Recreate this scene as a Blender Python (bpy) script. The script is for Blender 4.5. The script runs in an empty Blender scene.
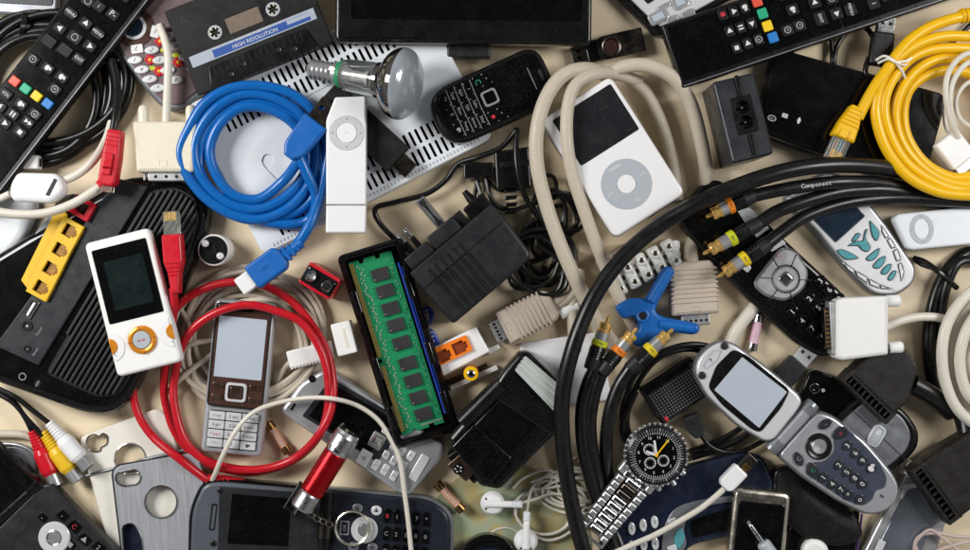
import bpy, math, random
from mathutils import Matrix, Vector
from mathutils.geometry import tessellate_polygon

# ------------------------------------------------------------------ camera, world, lamps, exposure
K = 0.00072            # metres per unit of layout (about one unit = 0.72 mm)
H = 1250.0             # camera height in layout units
scn = bpy.context.scene
cam = bpy.data.objects.new('camera', bpy.data.cameras.new('camera'))
scn.collection.objects.link(cam)
cam.location = (0, 0, H * K)
cam.data.sensor_width = 36
cam.data.lens = 36 * H / 970
cam.data.clip_start = 0.01
cam.data.clip_end = 20
scn.camera = cam
world = bpy.data.worlds.new('World')
scn.world = world
world.use_nodes = True
WN = world.node_tree.nodes; WL = world.node_tree.links
_tc = WN.new('ShaderNodeTexCoord'); _sx = WN.new('ShaderNodeSeparateXYZ'); _cr = WN.new('ShaderNodeValToRGB')
WL.new(_tc.outputs['Generated'], _sx.inputs[0]); WL.new(_sx.outputs[2], _cr.inputs[0]); WL.new(_cr.outputs[0], WN['Background'].inputs[0])
_cr.color_ramp.elements[0].position = 0.0; _cr.color_ramp.elements[0].color = (0.30, 0.29, 0.28, 1)     # pale studio walls, dark ceiling
_cr.color_ramp.elements[1].position = 1.0; _cr.color_ramp.elements[1].color = (0.035, 0.035, 0.037, 1)
for _p, _c in ((0.35, 0.55), (0.72, 0.42), (0.9, 0.10)):
    _e = _cr.color_ramp.elements.new(_p); _e.color = (_c, _c * 1.0, _c * 1.0, 1)
WN['Background'].inputs[1].default_value = 0.56

def softbox(name, loc, w, h, power, col):
    d = bpy.data.lights.new(name, 'AREA')
    d.shape = 'RECTANGLE'; d.size = w; d.size_y = h; d.energy = power; d.color = col
    o = bpy.data.objects.new(name, d)
    scn.collection.objects.link(o)
    o.location = loc
    o.rotation_euler = (-Vector(loc)).to_track_quat('-Z', 'Y').to_euler()
    return o

softbox('softbox_lamp', (-0.85, 0.30, 0.72), 0.36, 0.46, 12.9, (1, 0.985, 0.96))
softbox('softbox_lamp', (0.85, 0.22, 0.74), 0.36, 0.46, 7.7, (1, 0.985, 0.965))
scn.view_settings.view_transform = 'Standard'
scn.view_settings.look = 'None'
scn.view_settings.exposure = 0.0
scn.view_settings.gamma = 1.0
scn.view_settings.use_curve_mapping = False

random.seed(7)
R = math.radians

# ------------------------------------------------------------------ materials
def lin(h):
    if not isinstance(h, str):
        return tuple(h)
    c = [int(h[i:i + 2], 16) / 255 for i in (0, 2, 4)]
    return tuple(x / 12.92 if x <= 0.04045 else ((x + 0.055) / 1.055) ** 2.4 for x in c)

MATS = {}
def MT(key, col, rough=0.4, metal=0.0, var=0.10, vs=220, rv=0.12, bump=0.0, bs=2600, dust=0.0, trans=0.0,
       alpha=1.0, coat=0.0, film=0.0, spec=0.5, brushed=False, scratch=0.0, ior=1.45):
    m = bpy.data.materials.new(key); m.use_nodes = True
    nt = m.node_tree; N = nt.nodes; L = nt.links
    b = N['Principled BSDF']
    c = lin(col)
    b.inputs['Metallic'].default_value = metal
    b.inputs['Transmission Weight'].default_value = trans
    b.inputs['Alpha'].default_value = alpha
    b.inputs['Coat Weight'].default_value = coat
    b.inputs['Coat Roughness'].default_value = 0.06
    b.inputs['Specular IOR Level'].default_value = spec
    b.inputs['IOR'].default_value = ior
    if film:
        b.inputs['Thin Film Thickness'].default_value = film
    tc = N.new('ShaderNodeTexCoord')
    src = tc.outputs['Object']
    if brushed:
        mp = N.new('ShaderNodeMapping'); mp.inputs['Scale'].default_value = (14, 0.5, 1)
        L.new(src, mp.inputs[0]); bsrc = mp.outputs[0]
    else:
        bsrc = src
    n1 = N.new('ShaderNodeTexNoise'); n1.inputs['Scale'].default_value = vs; n1.inputs['Detail'].default_value = 5
    L.new(bsrc, n1.inputs['Vector'])
    mx = N.new('ShaderNodeMix'); mx.data_type = 'RGBA'
    mx.inputs[6].default_value = (*[x * (1 - var) for x in c], 1)
    mx.inputs[7].default_value = (*[min(0.95, x * (1 + var)) for x in c], 1)
    L.new(n1.outputs['Fac'], mx.inputs[0])
    colout = mx.outputs[2]
    n2 = N.new('ShaderNodeTexNoise'); n2.inputs['Scale'].default_value = vs * 0.45; n2.inputs['Detail'].default_value = 6
    n2.inputs['Roughness'].default_value = 0.65
    L.new(bsrc, n2.inputs['Vector'])
    mr = N.new('ShaderNodeMapRange'); mr.inputs[1].default_value = 0.3; mr.inputs[2].default_value = 0.72
    mr.inputs[3].default_value = max(0.03, rough - rv); mr.inputs[4].default_value = min(1, rough + rv)
    L.new(n2.outputs['Fac'], mr.inputs[0])
    L.new(mr.outputs[0], b.inputs['Roughness'])
    if dust > 0:
        n3 = N.new('ShaderNodeTexNoise'); n3.inputs['Scale'].default_value = 1500; n3.inputs['Detail'].default_value = 3
        L.new(src, n3.inputs['Vector'])
        d1 = N.new('ShaderNodeMapRange'); d1.inputs[1].default_value = 0.60; d1.inputs[2].default_value = 0.76
        d1.inputs[3].default_value = 0; d1.inputs[4].default_value = dust * 0.6
        L.new(n3.outputs['Fac'], d1.inputs[0])
        n4 = N.new('ShaderNodeTexNoise'); n4.inputs['Scale'].default_value = 90; n4.inputs['Detail'].default_value = 4
        L.new(src, n4.inputs['Vector'])
        d2 = N.new('ShaderNodeMapRange'); d2.inputs[1].default_value = 0.42; d2.inputs[2].default_value = 0.75
        d2.inputs[3].default_value = 0; d2.inputs[4].default_value = dust * 0.05
        L.new(n4.outputs['Fac'], d2.inputs[0])
        ad = N.new('ShaderNodeMath'); ad.operation = 'ADD'; ad.use_clamp = True
        L.new(d1.outputs[0], ad.inputs[0]); L.new(d2.outputs[0], ad.inputs[1])
        m2 = N.new('ShaderNodeMix'); m2.data_type = 'RGBA'
        m2.inputs[7].default_value = (0.30, 0.285, 0.26, 1)
        L.new(colout, m2.inputs[6]); L.new(ad.outputs[0], m2.inputs[0])
        colout = m2.outputs[2]
    if scratch > 0:
        mp = N.new('ShaderNodeMapping'); mp.inputs['Rotation'].default_value = (0, 0, 0.7); mp.inputs['Scale'].default_value = (1, 14, 1)
        L.new(src, mp.inputs[0])
        n5 = N.new('ShaderNodeTexNoise'); n5.inputs['Scale'].default_value = 130; n5.inputs['Detail'].default_value = 4
        n5.inputs['Distortion'].default_value = 0.6
        L.new(mp.outputs[0], n5.inputs['Vector'])
        s1 = N.new('ShaderNodeMapRange'); s1.inputs[1].default_value = 0.66; s1.inputs[2].default_value = 0.70
        s1.inputs[3].default_value = 0; s1.inputs[4].default_value = scratch
        L.new(n5.outputs['Fac'], s1.inputs[0])
        m3 = N.new('ShaderNodeMix'); m3.data_type = 'RGBA'; m3.inputs[7].default_value = (0.35, 0.36, 0.37, 1)
        L.new(colout, m3.inputs[6]); L.new(s1.outputs[0], m3.inputs[0])
        colout = m3.outputs[2]
    L.new(colout, b.inputs['Base Color'])
    if bump > 0:
        n6 = N.new('ShaderNodeTexNoise'); n6.inputs['Scale'].default_value = bs; n6.inputs['Detail'].default_value = 3
        L.new(bsrc, n6.inputs['Vector'])
        bp = N.new('ShaderNodeBump'); bp.inputs['Strength'].default_value = bump; bp.inputs['Distance'].default_value = 0.0002
        L.new(n6.outputs['Fac'], bp.inputs['Height']); L.new(bp.outputs[0], b.inputs['Normal'])
    MATS[key] = m
    return m

MT('gloss_black', '060607', 0.12, dust=0.22, scratch=0.02, rv=0.03)
MT('satin_black', '0a0a0b', 0.27, rv=0.07, spec=0.4, dust=0.25, bump=0.12)
MT('matte_black', '0f0f10', 0.45, spec=0.3, dust=0.35, bump=0.3)
MT('rubber_black', '0a0a0b', 0.3, rv=0.08, spec=0.45, dust=0.28, bump=0.1)
MT('charcoal', '1c1d21', 0.42, spec=0.4, dust=0.3, bump=0.35)
MT('grey_blue', '4a5058', 0.4, dust=0.2, bump=0.1)
MT('key_black', '0a0a0b', 0.5, dust=0.25, spec=0.25)
MT('slate', '1f2227', 0.38, spec=0.4, dust=0.35, bump=0.2)
MT('lcd_black', '050607', 0.10, dust=0.14, rv=0.02)
MT('lcd_green', '101c1c', 0.12, dust=0.3, rv=0.06, scratch=0.05, var=0.3)
MT('lcd_pale', 'a9b2bd', 0.2, var=0.04, dust=0.1, vs=60)  # pale tone paints reflected light on screens; also used for pale keys
MT('lcd_dark', '1d1f22', 0.2, dust=0.25, scratch=0.1)
MT('lcd_blue', '1c2a3a', 0.12, dust=0.3, var=0.5, vs=40, scratch=0.15)
MT('white_gloss', 'dededf', 0.22, var=0.03, dust=0.05)
MT('white_satin', 'dfdfdd', 0.42, var=0.04, dust=0.12)
MT('white_cool', 'd2d6db', 0.3, var=0.03, dust=0.1, scratch=0.03)
MT('wheel_grey', 'a3a9b0', 0.4, var=0.04, dust=0.1)
MT('cream', 'd3cdb9', 0.38, var=0.06, dust=0.14)
MT('cream_pale', 'd9d6cc', 0.35, var=0.05, dust=0.12)
MT('beige_plug', 'b4a89a', 0.5, var=0.07, dust=0.25, bump=0.2)
MT('beige_cable', 'b8ae9d', 0.5, var=0.08, dust=0.22, bump=0.1)
MT('white_cable', 'cbc6ba', 0.42, var=0.08, dust=0.2)
MT('putty_cable', 'b9b09f', 0.48, var=0.1, dust=0.25)
MT('silver_paint', 'b9bbc0', 0.3, metal=0.6, var=0.03, rv=0.05, dust=0.18, bump=0.06)
MT('silver_dark', '7c7f84', 0.36, metal=0.5, var=0.05, dust=0.2)
MT('silver_white', 'cfd0d3', 0.3, metal=0.25, rv=0.04, var=0.02, dust=0.12)
MT('chrome', 'd6d7d8', 0.13, metal=1, var=0.05, rv=0.06, dust=0.08)
MT('steel', 'b2b3b5', 0.36, metal=0.75, rv=0.08, var=0.08, dust=0.2, scratch=0.1)
MT('steel_dark', '56504a', 0.28, metal=1, var=0.15, dust=0.2)
MT('knurled', 'b9b9bb', 0.3, metal=1, var=0.35, vs=1400, bump=0.5, bs=1500)
MT('brushed_steel', 'b2b5ba', 0.4, metal=0.55, var=0.12, vs=160, brushed=True, dust=0.06)
MT('gold', 'efc476', 0.27, metal=0.8, var=0.1)
MT('pale_gold', 'd6cfc0', 0.25, metal=1, var=0.06)
MT('brass', '9a774c', 0.32, metal=1, var=0.2, dust=0.2)
MT('bronze', '6b564a', 0.3, metal=0.9, var=0.12, dust=0.25)
MT('brown_gloss', '4a332b', 0.22, metal=0.25, var=0.1, dust=0.2)
MT('copper_paper', 'c08f72', 0.5, var=0.25, vs=500)
MT('pink_paper', 'c9a0b4', 0.5, var=0.25, vs=500)
MT('red_cable', 'b3101f', 0.32, var=0.08, dust=0.1)
MT('red_plastic', 'bd1726', 0.3, var=0.06, dust=0.1)
MT('red_metal', 'a00e18', 0.24, metal=0.7, var=0.05, dust=0.06)
MT('blue_cable', '075ba6', 0.28, var=0.06, dust=0.08)
MT('blue_plastic', '0a5ba8', 0.42, var=0.06, dust=0.12, bump=0.1)
MT('blue_label', '1c468f', 0.5, var=0.1, dust=0.15)
MT('grey_label', '9aa2ae', 0.5, var=0.08, dust=0.2)
MT('yellow_cable', 'e2b00a', 0.33, var=0.06, dust=0.08)
MT('yellow_plastic', 'd9b021', 0.38, var=0.08, dust=0.2)
MT('amber_port', '8a5c10', 0.5, var=0.2)
MT('orange_plastic', 'e8791a', 0.4, var=0.06, dust=0.05)
MT('orange_metal', 'd98a26', 0.28, metal=0.4, var=0.05, dust=0.05)
MT('orange_dark', '7c3207', 0.6)
MT('lime_ring', 'b7be1f', 0.4, dust=0.1)
MT('orange_ring', 'dd7b1c', 0.4, dust=0.1)
MT('yellow_ring', 'd6bb1c', 0.4, dust=0.1)
MT('key_red', 'cf4a34', 0.45, dust=0.1)
MT('key_green', '129a72', 0.45, dust=0.1)
MT('key_yellow', 'dfbc10', 0.45, dust=0.1)
MT('key_blue', '1670b8', 0.45, dust=0.1)
MT('print_white', 'c9c9c9', 0.6, var=0.12, vs=900)
MT('print_grey', '85888c', 0.6, var=0.15, vs=900)
MT('print_dark', '33343a', 0.6)
MT('print_red', 'b02438', 0.5)
MT('print_green', '1f8a5c', 0.5)
MT('pcb_green', '178052', 0.4, var=0.25, vs=900, dust=0.2)
MT('chip', '2b292c', 0.5, var=0.1, dust=0.15)
MT('solder', 'a7b8a4', 0.4, metal=0.5, var=0.3)
MT('pcb_gold', 'c39a55', 0.35, metal=0.4, var=0.15, vs=700)
MT('pcb_blue', '2544a8', 0.4, dust=0.1)
MT('clear_plastic', 'eef0ea', 0.12, trans=0.9, var=0.02, rv=0.05)
MT('smoky_plastic', 'c8b8a8', 0.15, trans=0.75, var=0.05, rv=0.05)
MT('clear_glass', 'f7faf9', 0.05, trans=1.0, var=0.01, rv=0.02)
MT('milky_glass', 'aeb6bd', 0.16, metal=0.45, var=0.08, vs=60, rv=0.1, trans=0.1)
MT('mirror_coat', '8a8782', 0.07, metal=1, var=0.15, vs=60, rv=0.04)
MT('fresnel', 'b3b9b5', 0.09, var=0.14, brushed=True, bump=0.6, bs=500)
MT('milky_plastic', 'dfe0dc', 0.35, trans=0.25, var=0.05, dust=0.1)
MT('teal_key', '4c8f96', 0.25, var=0.2, dust=0.1, coat=0.4)
MT('navy', '141c30', 0.28, var=0.15, dust=0.3, scratch=0.03)
MT('keypad_blue', '353b4b', 0.4, var=0.08, dust=0.2)
MT('maroon', '6c5c5d', 0.25, var=0.2, dust=0.25)
MT('dark_maroon', '241416', 0.2, var=0.2, dust=0.2)
MT('disc_clear', 'cdc79d', 0.09, alpha=0.55, film=430, coat=1.0, var=0.25, vs=14, rv=0.03)
def paint_sheen():  # amber and green sheen painted into the base colour by noise
    m = MATS['disc_clear']; N = m.node_tree.nodes; L = m.node_tree.links
    tc = N.new('ShaderNodeTexCoord'); n = N.new('ShaderNodeTexNoise'); n.inputs['Scale'].default_value = 22; n.inputs['Detail'].default_value = 1.5; n.inputs['Distortion'].default_value = 1.2
    cr = N.new('ShaderNodeValToRGB'); L.new(tc.outputs['Object'], n.inputs['Vector']); L.new(n.outputs['Fac'], cr.inputs[0])
    e = cr.color_ramp.elements; e[0].position = 0.28; e[0].color = (*lin('9fb39a'), 1); e[1].position = 0.72; e[1].color = (*lin('d8c08a'), 1)
    for p, c in ((0.42, 'c2b27c'), (0.5, 'a9b7a0'), (0.58, 'a8b894')):
        q = e.new(p); q.color = (*lin(c), 1)
    L.new(cr.outputs[0], N['Principled BSDF'].inputs['Base Color'])
paint_sheen()
MT('pink_cable', 'b5a39c', 0.45, dust=0.1)
MT('umber', '171412', 0.42, spec=0.35, dust=0.45, bump=0.25, var=0.25)
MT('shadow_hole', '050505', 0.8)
MT('ink_blue', '1a1e28', 0.35, spec=0.4, dust=0.2)
MT('smoky_mirror', '8d949f', 0.14, metal=0.7, var=0.55, vs=32, rv=0.05, dust=0.15, scratch=0.15)  # light and dark reflection patches painted in by colour noise
MT('violet_edge', '4a2a66', 0.3)

# ------------------------------------------------------------------ frames: a spot on the table plane and a heading
def lay(x, y, z=0.0):
    f = (H - z) / H
    return Vector(((x - 485) * f * K, (275 - y) * f * K, z * K))

class Fr:
    """x, y: where it lies on the table plan; z: base height; zt: height of the face the plan was measured on."""
    def __init__(s, x, y, z=0.0, rot=0.0, zt=None, rx=0.0, ry=0.0):
        s.x, s.y, s.z, s.rot, s.rx, s.ry = x, y, z, rot, rx, ry
        zt = z if zt is None else zt
        f = (H - zt) / H
        s.loc = Vector(((x - 485) * f * K, (275 - y) * f * K, z * K))
        s.R = Matrix.Rotation(R(rot), 4, 'Z') @ Matrix.Rotation(R(ry), 4, 'Y') @ Matrix.Rotation(R(rx), 4, 'X')
        s.root = Matrix.Translation(s.loc) @ s.R
        s.M = s.root @ Matrix.Diagonal((K * f, K * f, K, 1))
        s.c, s.s = math.cos(R(rot)), math.sin(R(rot))
    def l(s, px, py):
        dx, dy = px - s.x, -(py - s.y)
        return (dx * s.c + dy * s.s, -dx * s.s + dy * s.c)
    def ls(s, pts):
        return [s.l(*p) for p in pts]

def quad(tl, tr, bl):
    cx, cy = (tr[0] + bl[0]) / 2, (tr[1] + bl[1]) / 2
    w = math.dist(tl, tr); h = math.dist(tl, bl)
    return cx, cy, w, h, math.degrees(math.atan2(-(tr[1] - tl[1]), tr[0] - tl[0]))

# ------------------------------------------------------------------ outlines
def area(p):
    return sum(p[i][0] * p[(i + 1) % len(p)][1] - p[(i + 1) % len(p)][0] * p[i][1] for i in range(len(p))) / 2
def ccw(p):
    return list(p) if area(p) > 0 else list(reversed(p))
def ell(rx, ry=None, n=28, cx=0, cy=0, rot=0):
    ry = rx if ry is None else ry
    c, s = math.cos(R(rot)), math.sin(R(rot))
    o = []
    for i in range(n):
        a = 2 * math.pi * i / n
        x, y = rx * math.cos(a), ry * math.sin(a)
        o.append((cx + x * c - y * s, cy + x * s + y * c))
    return o
def rpoly(p, r, n=5):
    if area(p) < 0 and isinstance(r, (list, tuple)): r = list(reversed(r))
    p = ccw(p); o = []; N_ = len(p)
    for i in range(N_):
        a, b, c = Vector(p[i - 1]), Vector(p[i]), Vector(p[(i + 1) % N_])
        rr = r[i] if isinstance(r, (list, tuple)) else r
        u, v = (a - b), (c - b)
        d = min(rr, u.length * 0.48, v.length * 0.48)
        if d < 0.05:
            o.append(tuple(b)); continue
        u.normalize(); v.normalize()
        p0, p2 = b + u * d, b + v * d
        for k in range(n + 1):
            t = k / n
            q = p0 * (1 - t) ** 2 + b * 2 * t * (1 - t) + p2 * t * t
            # pull towards a circular arc
            o.append(tuple(q))
    return o
def rr(w, h, r=2.0, cx=0, cy=0, rot=0, n=5):
    c, s = math.cos(R(rot)), math.sin(R(rot))
    q = [(-w / 2, -h / 2), (w / 2, -h / 2), (w / 2, h / 2), (-w / 2, h / 2)]
    q = [(cx + x * c - y * s, cy + x * s + y * c) for x, y in q]
    return rpoly(q, r, n)
def smooth_loop(p, n=5):
    p = ccw(p); o = []; L_ = len(p)
    for i in range(L_):
        p0, p1, p2, p3 = [Vector(p[(i + k - 1) % L_]) for k in range(4)]
        for j in range(n):
            t = j / n
            o.append(tuple(0.5 * ((2 * p1) + (p2 - p0) * t + (2 * p0 - 5 * p1 + 4 * p2 - p3) * t * t + (3 * p1 - p0 - 3 * p2 + p3) * t ** 3)))
    return o
def inset(p, d):
    if d == 0: return list(p)
    o = []; n = len(p)
    for i in range(n):
        a, b, c = Vector(p[i - 1]), Vector(p[i]), Vector(p[(i + 1) % n])
        e1, e2 = b - a, c - b
        if e1.length < 1e-6: e1 = e2
        if e2.length < 1e-6: e2 = e1
        n1 = Vector((-e1.y, e1.x)).normalized(); n2 = Vector((-e2.y, e2.x)).normalized()
        m = n1 + n2
        if m.length < 1e-6: m = n1
        m.normalize()
        k = d / max(0.35, m.dot(n1))
        o.append((b.x + m.x * k, b.y + m.y * k))
    if d > 0:          # where an arc is tighter than the inset, draw its points together
        for _ in range(6):
            bad = []
            for i in range(n):
                j = (i + 1) % n
                ex, ey = p[j][0] - p[i][0], p[j][1] - p[i][1]
                fx, fy = o[j][0] - o[i][0], o[j][1] - o[i][1]
                bad.append(ex * fx + ey * fy < 0)
            if not any(bad) or all(bad): break
            st = next(i for i in range(n) if not bad[i])
            i = 0
            while i < n:
                a = (st + i) % n
                if bad[a]:
                    run = [a]
                    while bad[(run[-1] + 1) % n] and len(run) < n: run.append((run[-1] + 1) % n)
                    run.append((run[-1] + 1) % n)
                    mx_ = sum(o[q][0] for q in run) / len(run); my_ = sum(o[q][1] for q in run) / len(run)
                    for q in run: o[q] = (mx_, my_)
                    i += len(run)
                else: i += 1
    return o
def spline3(pts, n=8):
    P = [Vector(p) for p in pts]
    P = [P[0] * 2 - P[1]] + P + [P[-1] * 2 - P[-2]]
    o = []
    for i in range(1, len(P) - 2):
        p0, p1, p2, p3 = P[i - 1:i + 3]
        for j in range(n):
            t = j / n
            o.append(0.5 * ((2 * p1) + (p2 - p0) * t + (2 * p0 - 5 * p1 + 4 * p2 - p3) * t * t + (3 * p1 - p0 - 3 * p2 + p3) * t ** 3))
    o.append(P[-2])
    return o
def loops(cx, cy, rx, ry, rot, turns, z0, z1, jit=3.0, a0=0, seed=1, step=24, rmin=None):
    """points of a hand-wound coil, each turn wandering a little"""
    rnd = random.Random(seed); o = []
    n = int(turns * 360 / step)
    offs = [(rnd.uniform(-jit, jit), rnd.uniform(-jit, jit), rnd.uniform(-jit, jit), rnd.uniform(-jit, jit)) for _ in range(int(turns) + 3)]
    for i in range(n + 1):
        a = R(a0 + i * step); t = i * step / 360
        k = int(t); f = t - k; f = f * f * (3 - 2 * f)
        q = [offs[k][j] * (1 - f) + offs[k + 1][j] * f for j in range(4)]
        g = 1 if rmin is None else rmin + (1 - rmin) * (0.5 + 0.5 * math.sin(t * 2.4 + seed))
        x, y = (rx * g + q[0]) * math.cos(a), (ry * g + q[1]) * math.sin(a)
        c, s = math.cos(R(rot)), math.sin(R(rot))
        zz = z0 + (z1 - z0) * (i / max(1, n)) + rnd.uniform(-0.4, 0.4)
        o.append((cx + q[2] + x * c - y * s, cy + q[3] - (x * s + y * c), zz))
    return o

# ------------------------------------------------------------------ mesh collecting
TXT = {}
def glyphs(s):
    if s not in TXT:
        cu = bpy.data.curves.new('lettering', 'FONT'); cu.body = s; cu.size = 1.0
        cu.resolution_u = 2; cu.align_x = 'CENTER'; cu.align_y = 'CENTER'
        ob = bpy.data.objects.new('lettering', cu)
        me = bpy.data.meshes.new_from_object(ob)
        TXT[s] = ([tuple(v.co) for v in me.vertices], [tuple(p.vertices) for p in me.polygons])
        bpy.data.objects.remove(ob); bpy.data.meshes.remove(me); bpy.data.curves.remove(cu)
    return TXT[s]

WMAT = {}
class MB:
    def __init__(s, fr):
        s.fr = fr; s.v = []; s.f = []; s.fm = []; s.fs = []; s.mats = []
    def mi(s, m):
        if m not in s.mats: s.mats.append(m)
        return s.mats.index(m)
    def add(s, verts, faces, m, smooth=True, world=False):
        o = len(s.v); M = s.fr.M
        s.v += [Vector(v) if world else M @ Vector(v) for v in verts]
        k = s.mi(m)
        for f in faces:
            s.f.append(tuple(i + o for i in f)); s.fm.append(k); s.fs.append(smooth)
        return s
    def prism(s, out, z0, z1, m, bev=0.0, bevb=0.0, mtop=None, seg=3, dome=0.0, taper=0.0):
        out = ccw(out); n = len(out); rings = []
        bev = min(bev, (z1 - z0) * 0.95)
        if bevb > 0:
            for k in range(seg):
                a = k / seg * math.pi / 2
                rings.append((inset(out, bevb * (1 - math.sin(a))), z0 + bevb * (1 - math.cos(a))))
            rings.append((out, z0 + bevb))
        else:
            rings.append((inset(out, -taper) if taper else out, z0))
        if bev > 0:
            for k in range(seg + 1):
                a = k / seg * math.pi / 2
                rings.append((inset(out, bev * (1 - math.cos(a))), z1 - bev * (1 - math.sin(a))))
        else:
            rings.append((out, z1))
        vs = [(x, y, z) for r_, z in rings for x, y in r_]
        fs = []
        for k in range(len(rings) - 1):
            for i in range(n):
                j = (i + 1) % n
                fs.append((k * n + i, k * n + j, (k + 1) * n + j, (k + 1) * n + i))
        s.add(vs, fs, m)
        top = rings[-1][0]
        if dome:
            ctr = Vector((sum(p[0] for p in top) / n, sum(p[1] for p in top) / n))
            vs = [(x, y, z1) for x, y in top]; fs = []; T_ = 5
            for k in range(1, T_):
                q = 1 - k / T_
                vs += [(ctr.x + (x - ctr.x) * q, ctr.y + (y - ctr.y) * q, z1 + dome * (1 - q * q)) for x, y in top]
            vs.append((ctr.x, ctr.y, z1 + dome)); e = len(vs) - 1
            for k in range(T_ - 1):
                for i in range(n):
                    j = (i + 1) % n
                    fs.append((k * n + i, k * n + j, (k + 1) * n + j, (k + 1) * n + i))
            fs += [((T_ - 1) * n + i, (T_ - 1) * n + (i + 1) % n, e) for i in range(n)]
            s.add(vs, fs, mtop or m, True)
        else:
            s.cap(top, z1, mtop or m)
        s.add([(x, y, z0) for x, y in rings[0][0]], [tuple(reversed(range(n)))], m, False)
        return s
    def cap(s, p, z, m):
        q = []
        for v in p:
            if not q or math.dist(v, q[-1]) > 0.02: q.append(v)
        while len(q) > 3 and math.dist(q[0], q[-1]) <= 0.02: q.pop()
        if len(q) < 3: return s
        fs = []
        for t in tessellate_polygon([[Vector((x, y, 0)) for x, y in q]]):
            (ax, ay), (bx, by), (cx, cy) = [q[i] for i in t]
            fs.append(tuple(t) if (bx - ax) * (cy - ay) - (by - ay) * (cx - ax) > 0 else tuple(reversed(t)))
        return s.add([(x, y, z) for x, y in q], fs, m, False)
    def box(s, cx, cy, w, h, z0, z1, m, r=1.0, bev=0.6, rot=0, mtop=None):
        return s.prism(rr(w, h, r, cx, cy, rot, 3), z0, z1, m, bev, mtop=mtop, seg=2)
    def plate(s, outer, holes, z0, z1, m, mh=None, bev=0.0):
        outer = ccw(outer); holes = [ccw(h) for h in holes]
        top = inset(outer, bev)
        polys = [[Vector((x, y, 0)) for x, y in top]] + [[Vector((x, y, 0)) for x, y in reversed(h)] for h in holes]
        tri = tessellate_polygon(polys)
        flat = [v for p in polys for v in p]
        fs = []
        for t in tri:
            a, b, c = [flat[i] for i in t]
            fs.append(tuple(t) if (b - a).cross(c - a).z > 0 else tuple(reversed(t)))
        s.add([(v.x, v.y, z1) for v in flat], fs, m, False)
        s.add([(v.x, v.y, z0) for v in flat], [tuple(reversed(f)) for f in fs], m, False)
        n = len(outer)
        if bev > 0:
            vs = [(x, y, z0) for x, y in outer] + [(x, y, z1 - bev) for x, y in outer] + [(x, y, z1) for x, y in top]
            nr = 3
        else:
            vs = [(x, y, z0) for x, y in outer] + [(x, y, z1) for x, y in outer]; nr = 2
        s.add(vs, [(k * n + i, k * n + (i + 1) % n, (k + 1) * n + (i + 1) % n, (k + 1) * n + i) for k in range(nr - 1) for i in range(n)], m)
        for h in holes:
            n = len(h)
            s.add([(x, y, z1) for x, y in h] + [(x, y, z0) for x, y in h],
                  [(i, (i + 1) % n, n + (i + 1) % n, n + i) for i in range(n)], mh or m)
        return s
    def lathe(s, prof, cx=0, cy=0, cz=0, axis='z', seg=24, rot=0, pitch=0, cap=True):
        """prof: (along, radius, material of the band that starts here)"""
        M = Matrix.Translation((cx, cy, cz)) @ Matrix.Rotation(R(rot), 4, 'Z') @ Matrix.Rotation(R(pitch), 4, 'X')
        if axis == 'y': M = M @ Matrix.Rotation(R(-90), 4, 'X')
        elif axis == 'x': M = M @ Matrix.Rotation(R(90), 4, 'Y')
        def ring(a, r_):
            return [tuple(M @ Vector((r_ * math.cos(2 * math.pi * i / seg), r_ * math.sin(2 * math.pi * i / seg), a))) for i in range(seg)]
        for k in range(len(prof) - 1):
            (a0, r0, m), (a1, r1, _) = prof[k], prof[k + 1]
            s.add(ring(a0, max(r0, 0.01)) + ring(a1, max(r1, 0.01)),
                  [(i, (i + 1) % seg, seg + (i + 1) % seg, seg + i) for i in range(seg)], m)
        if cap:
            s.add(ring(prof[0][0], prof[0][1]), [tuple(reversed(range(seg)))], prof[0][2], False)
            s.add(ring(prof[-1][0], prof[-1][1]), [tuple(range(seg))], prof[-1][2], False)
        return s
    def ring(s, R0, r0, z, m, cx=0, cy=0, seg=40, sec=8, sx=1, sy=1):
        vs = []
        for i in range(seg):
            a = 2 * math.pi * i / seg
            for j in range(sec):
                b = 2 * math.pi * j / sec
                q = R0 + r0 * math.cos(b)
                vs.append((cx + q * sx * math.cos(a), cy + q * sy * math.sin(a), z + r0 * math.sin(b)))
        s.add(vs, [(i * sec + j, ((i + 1) % seg) * sec + j, ((i + 1) % seg) * sec + (j + 1) % sec, i * sec + (j + 1) % sec)
                   for i in range(seg) for j in range(sec)], m)
        return s
    def text(s, t, x, y, z, size, m, rot=0, sx=1.0):
        v, f = glyphs(t)
        c, q = math.cos(R(rot)), math.sin(R(rot))
        s.add([(x + (a * sx * c - b * q) * size, y + (a * sx * q + b * c) * size, z) for a, b, _ in v], f, m, False)
        return s
    def tri(s, x, y, z, d, m, rot=0):
        p = [(d * math.cos(R(rot + k * 120)), d * math.sin(R(rot + k * 120))) for k in range(3)]
        s.add([(x + a, y + b, z) for a, b in p], [(0, 1, 2)], m, False)
        return s
    def flat(s, out, z, m):
        out = ccw(out)
        s.add([(x, y, z) for x, y in out], [tuple(range(len(out)))], m, False)
        return s
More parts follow.
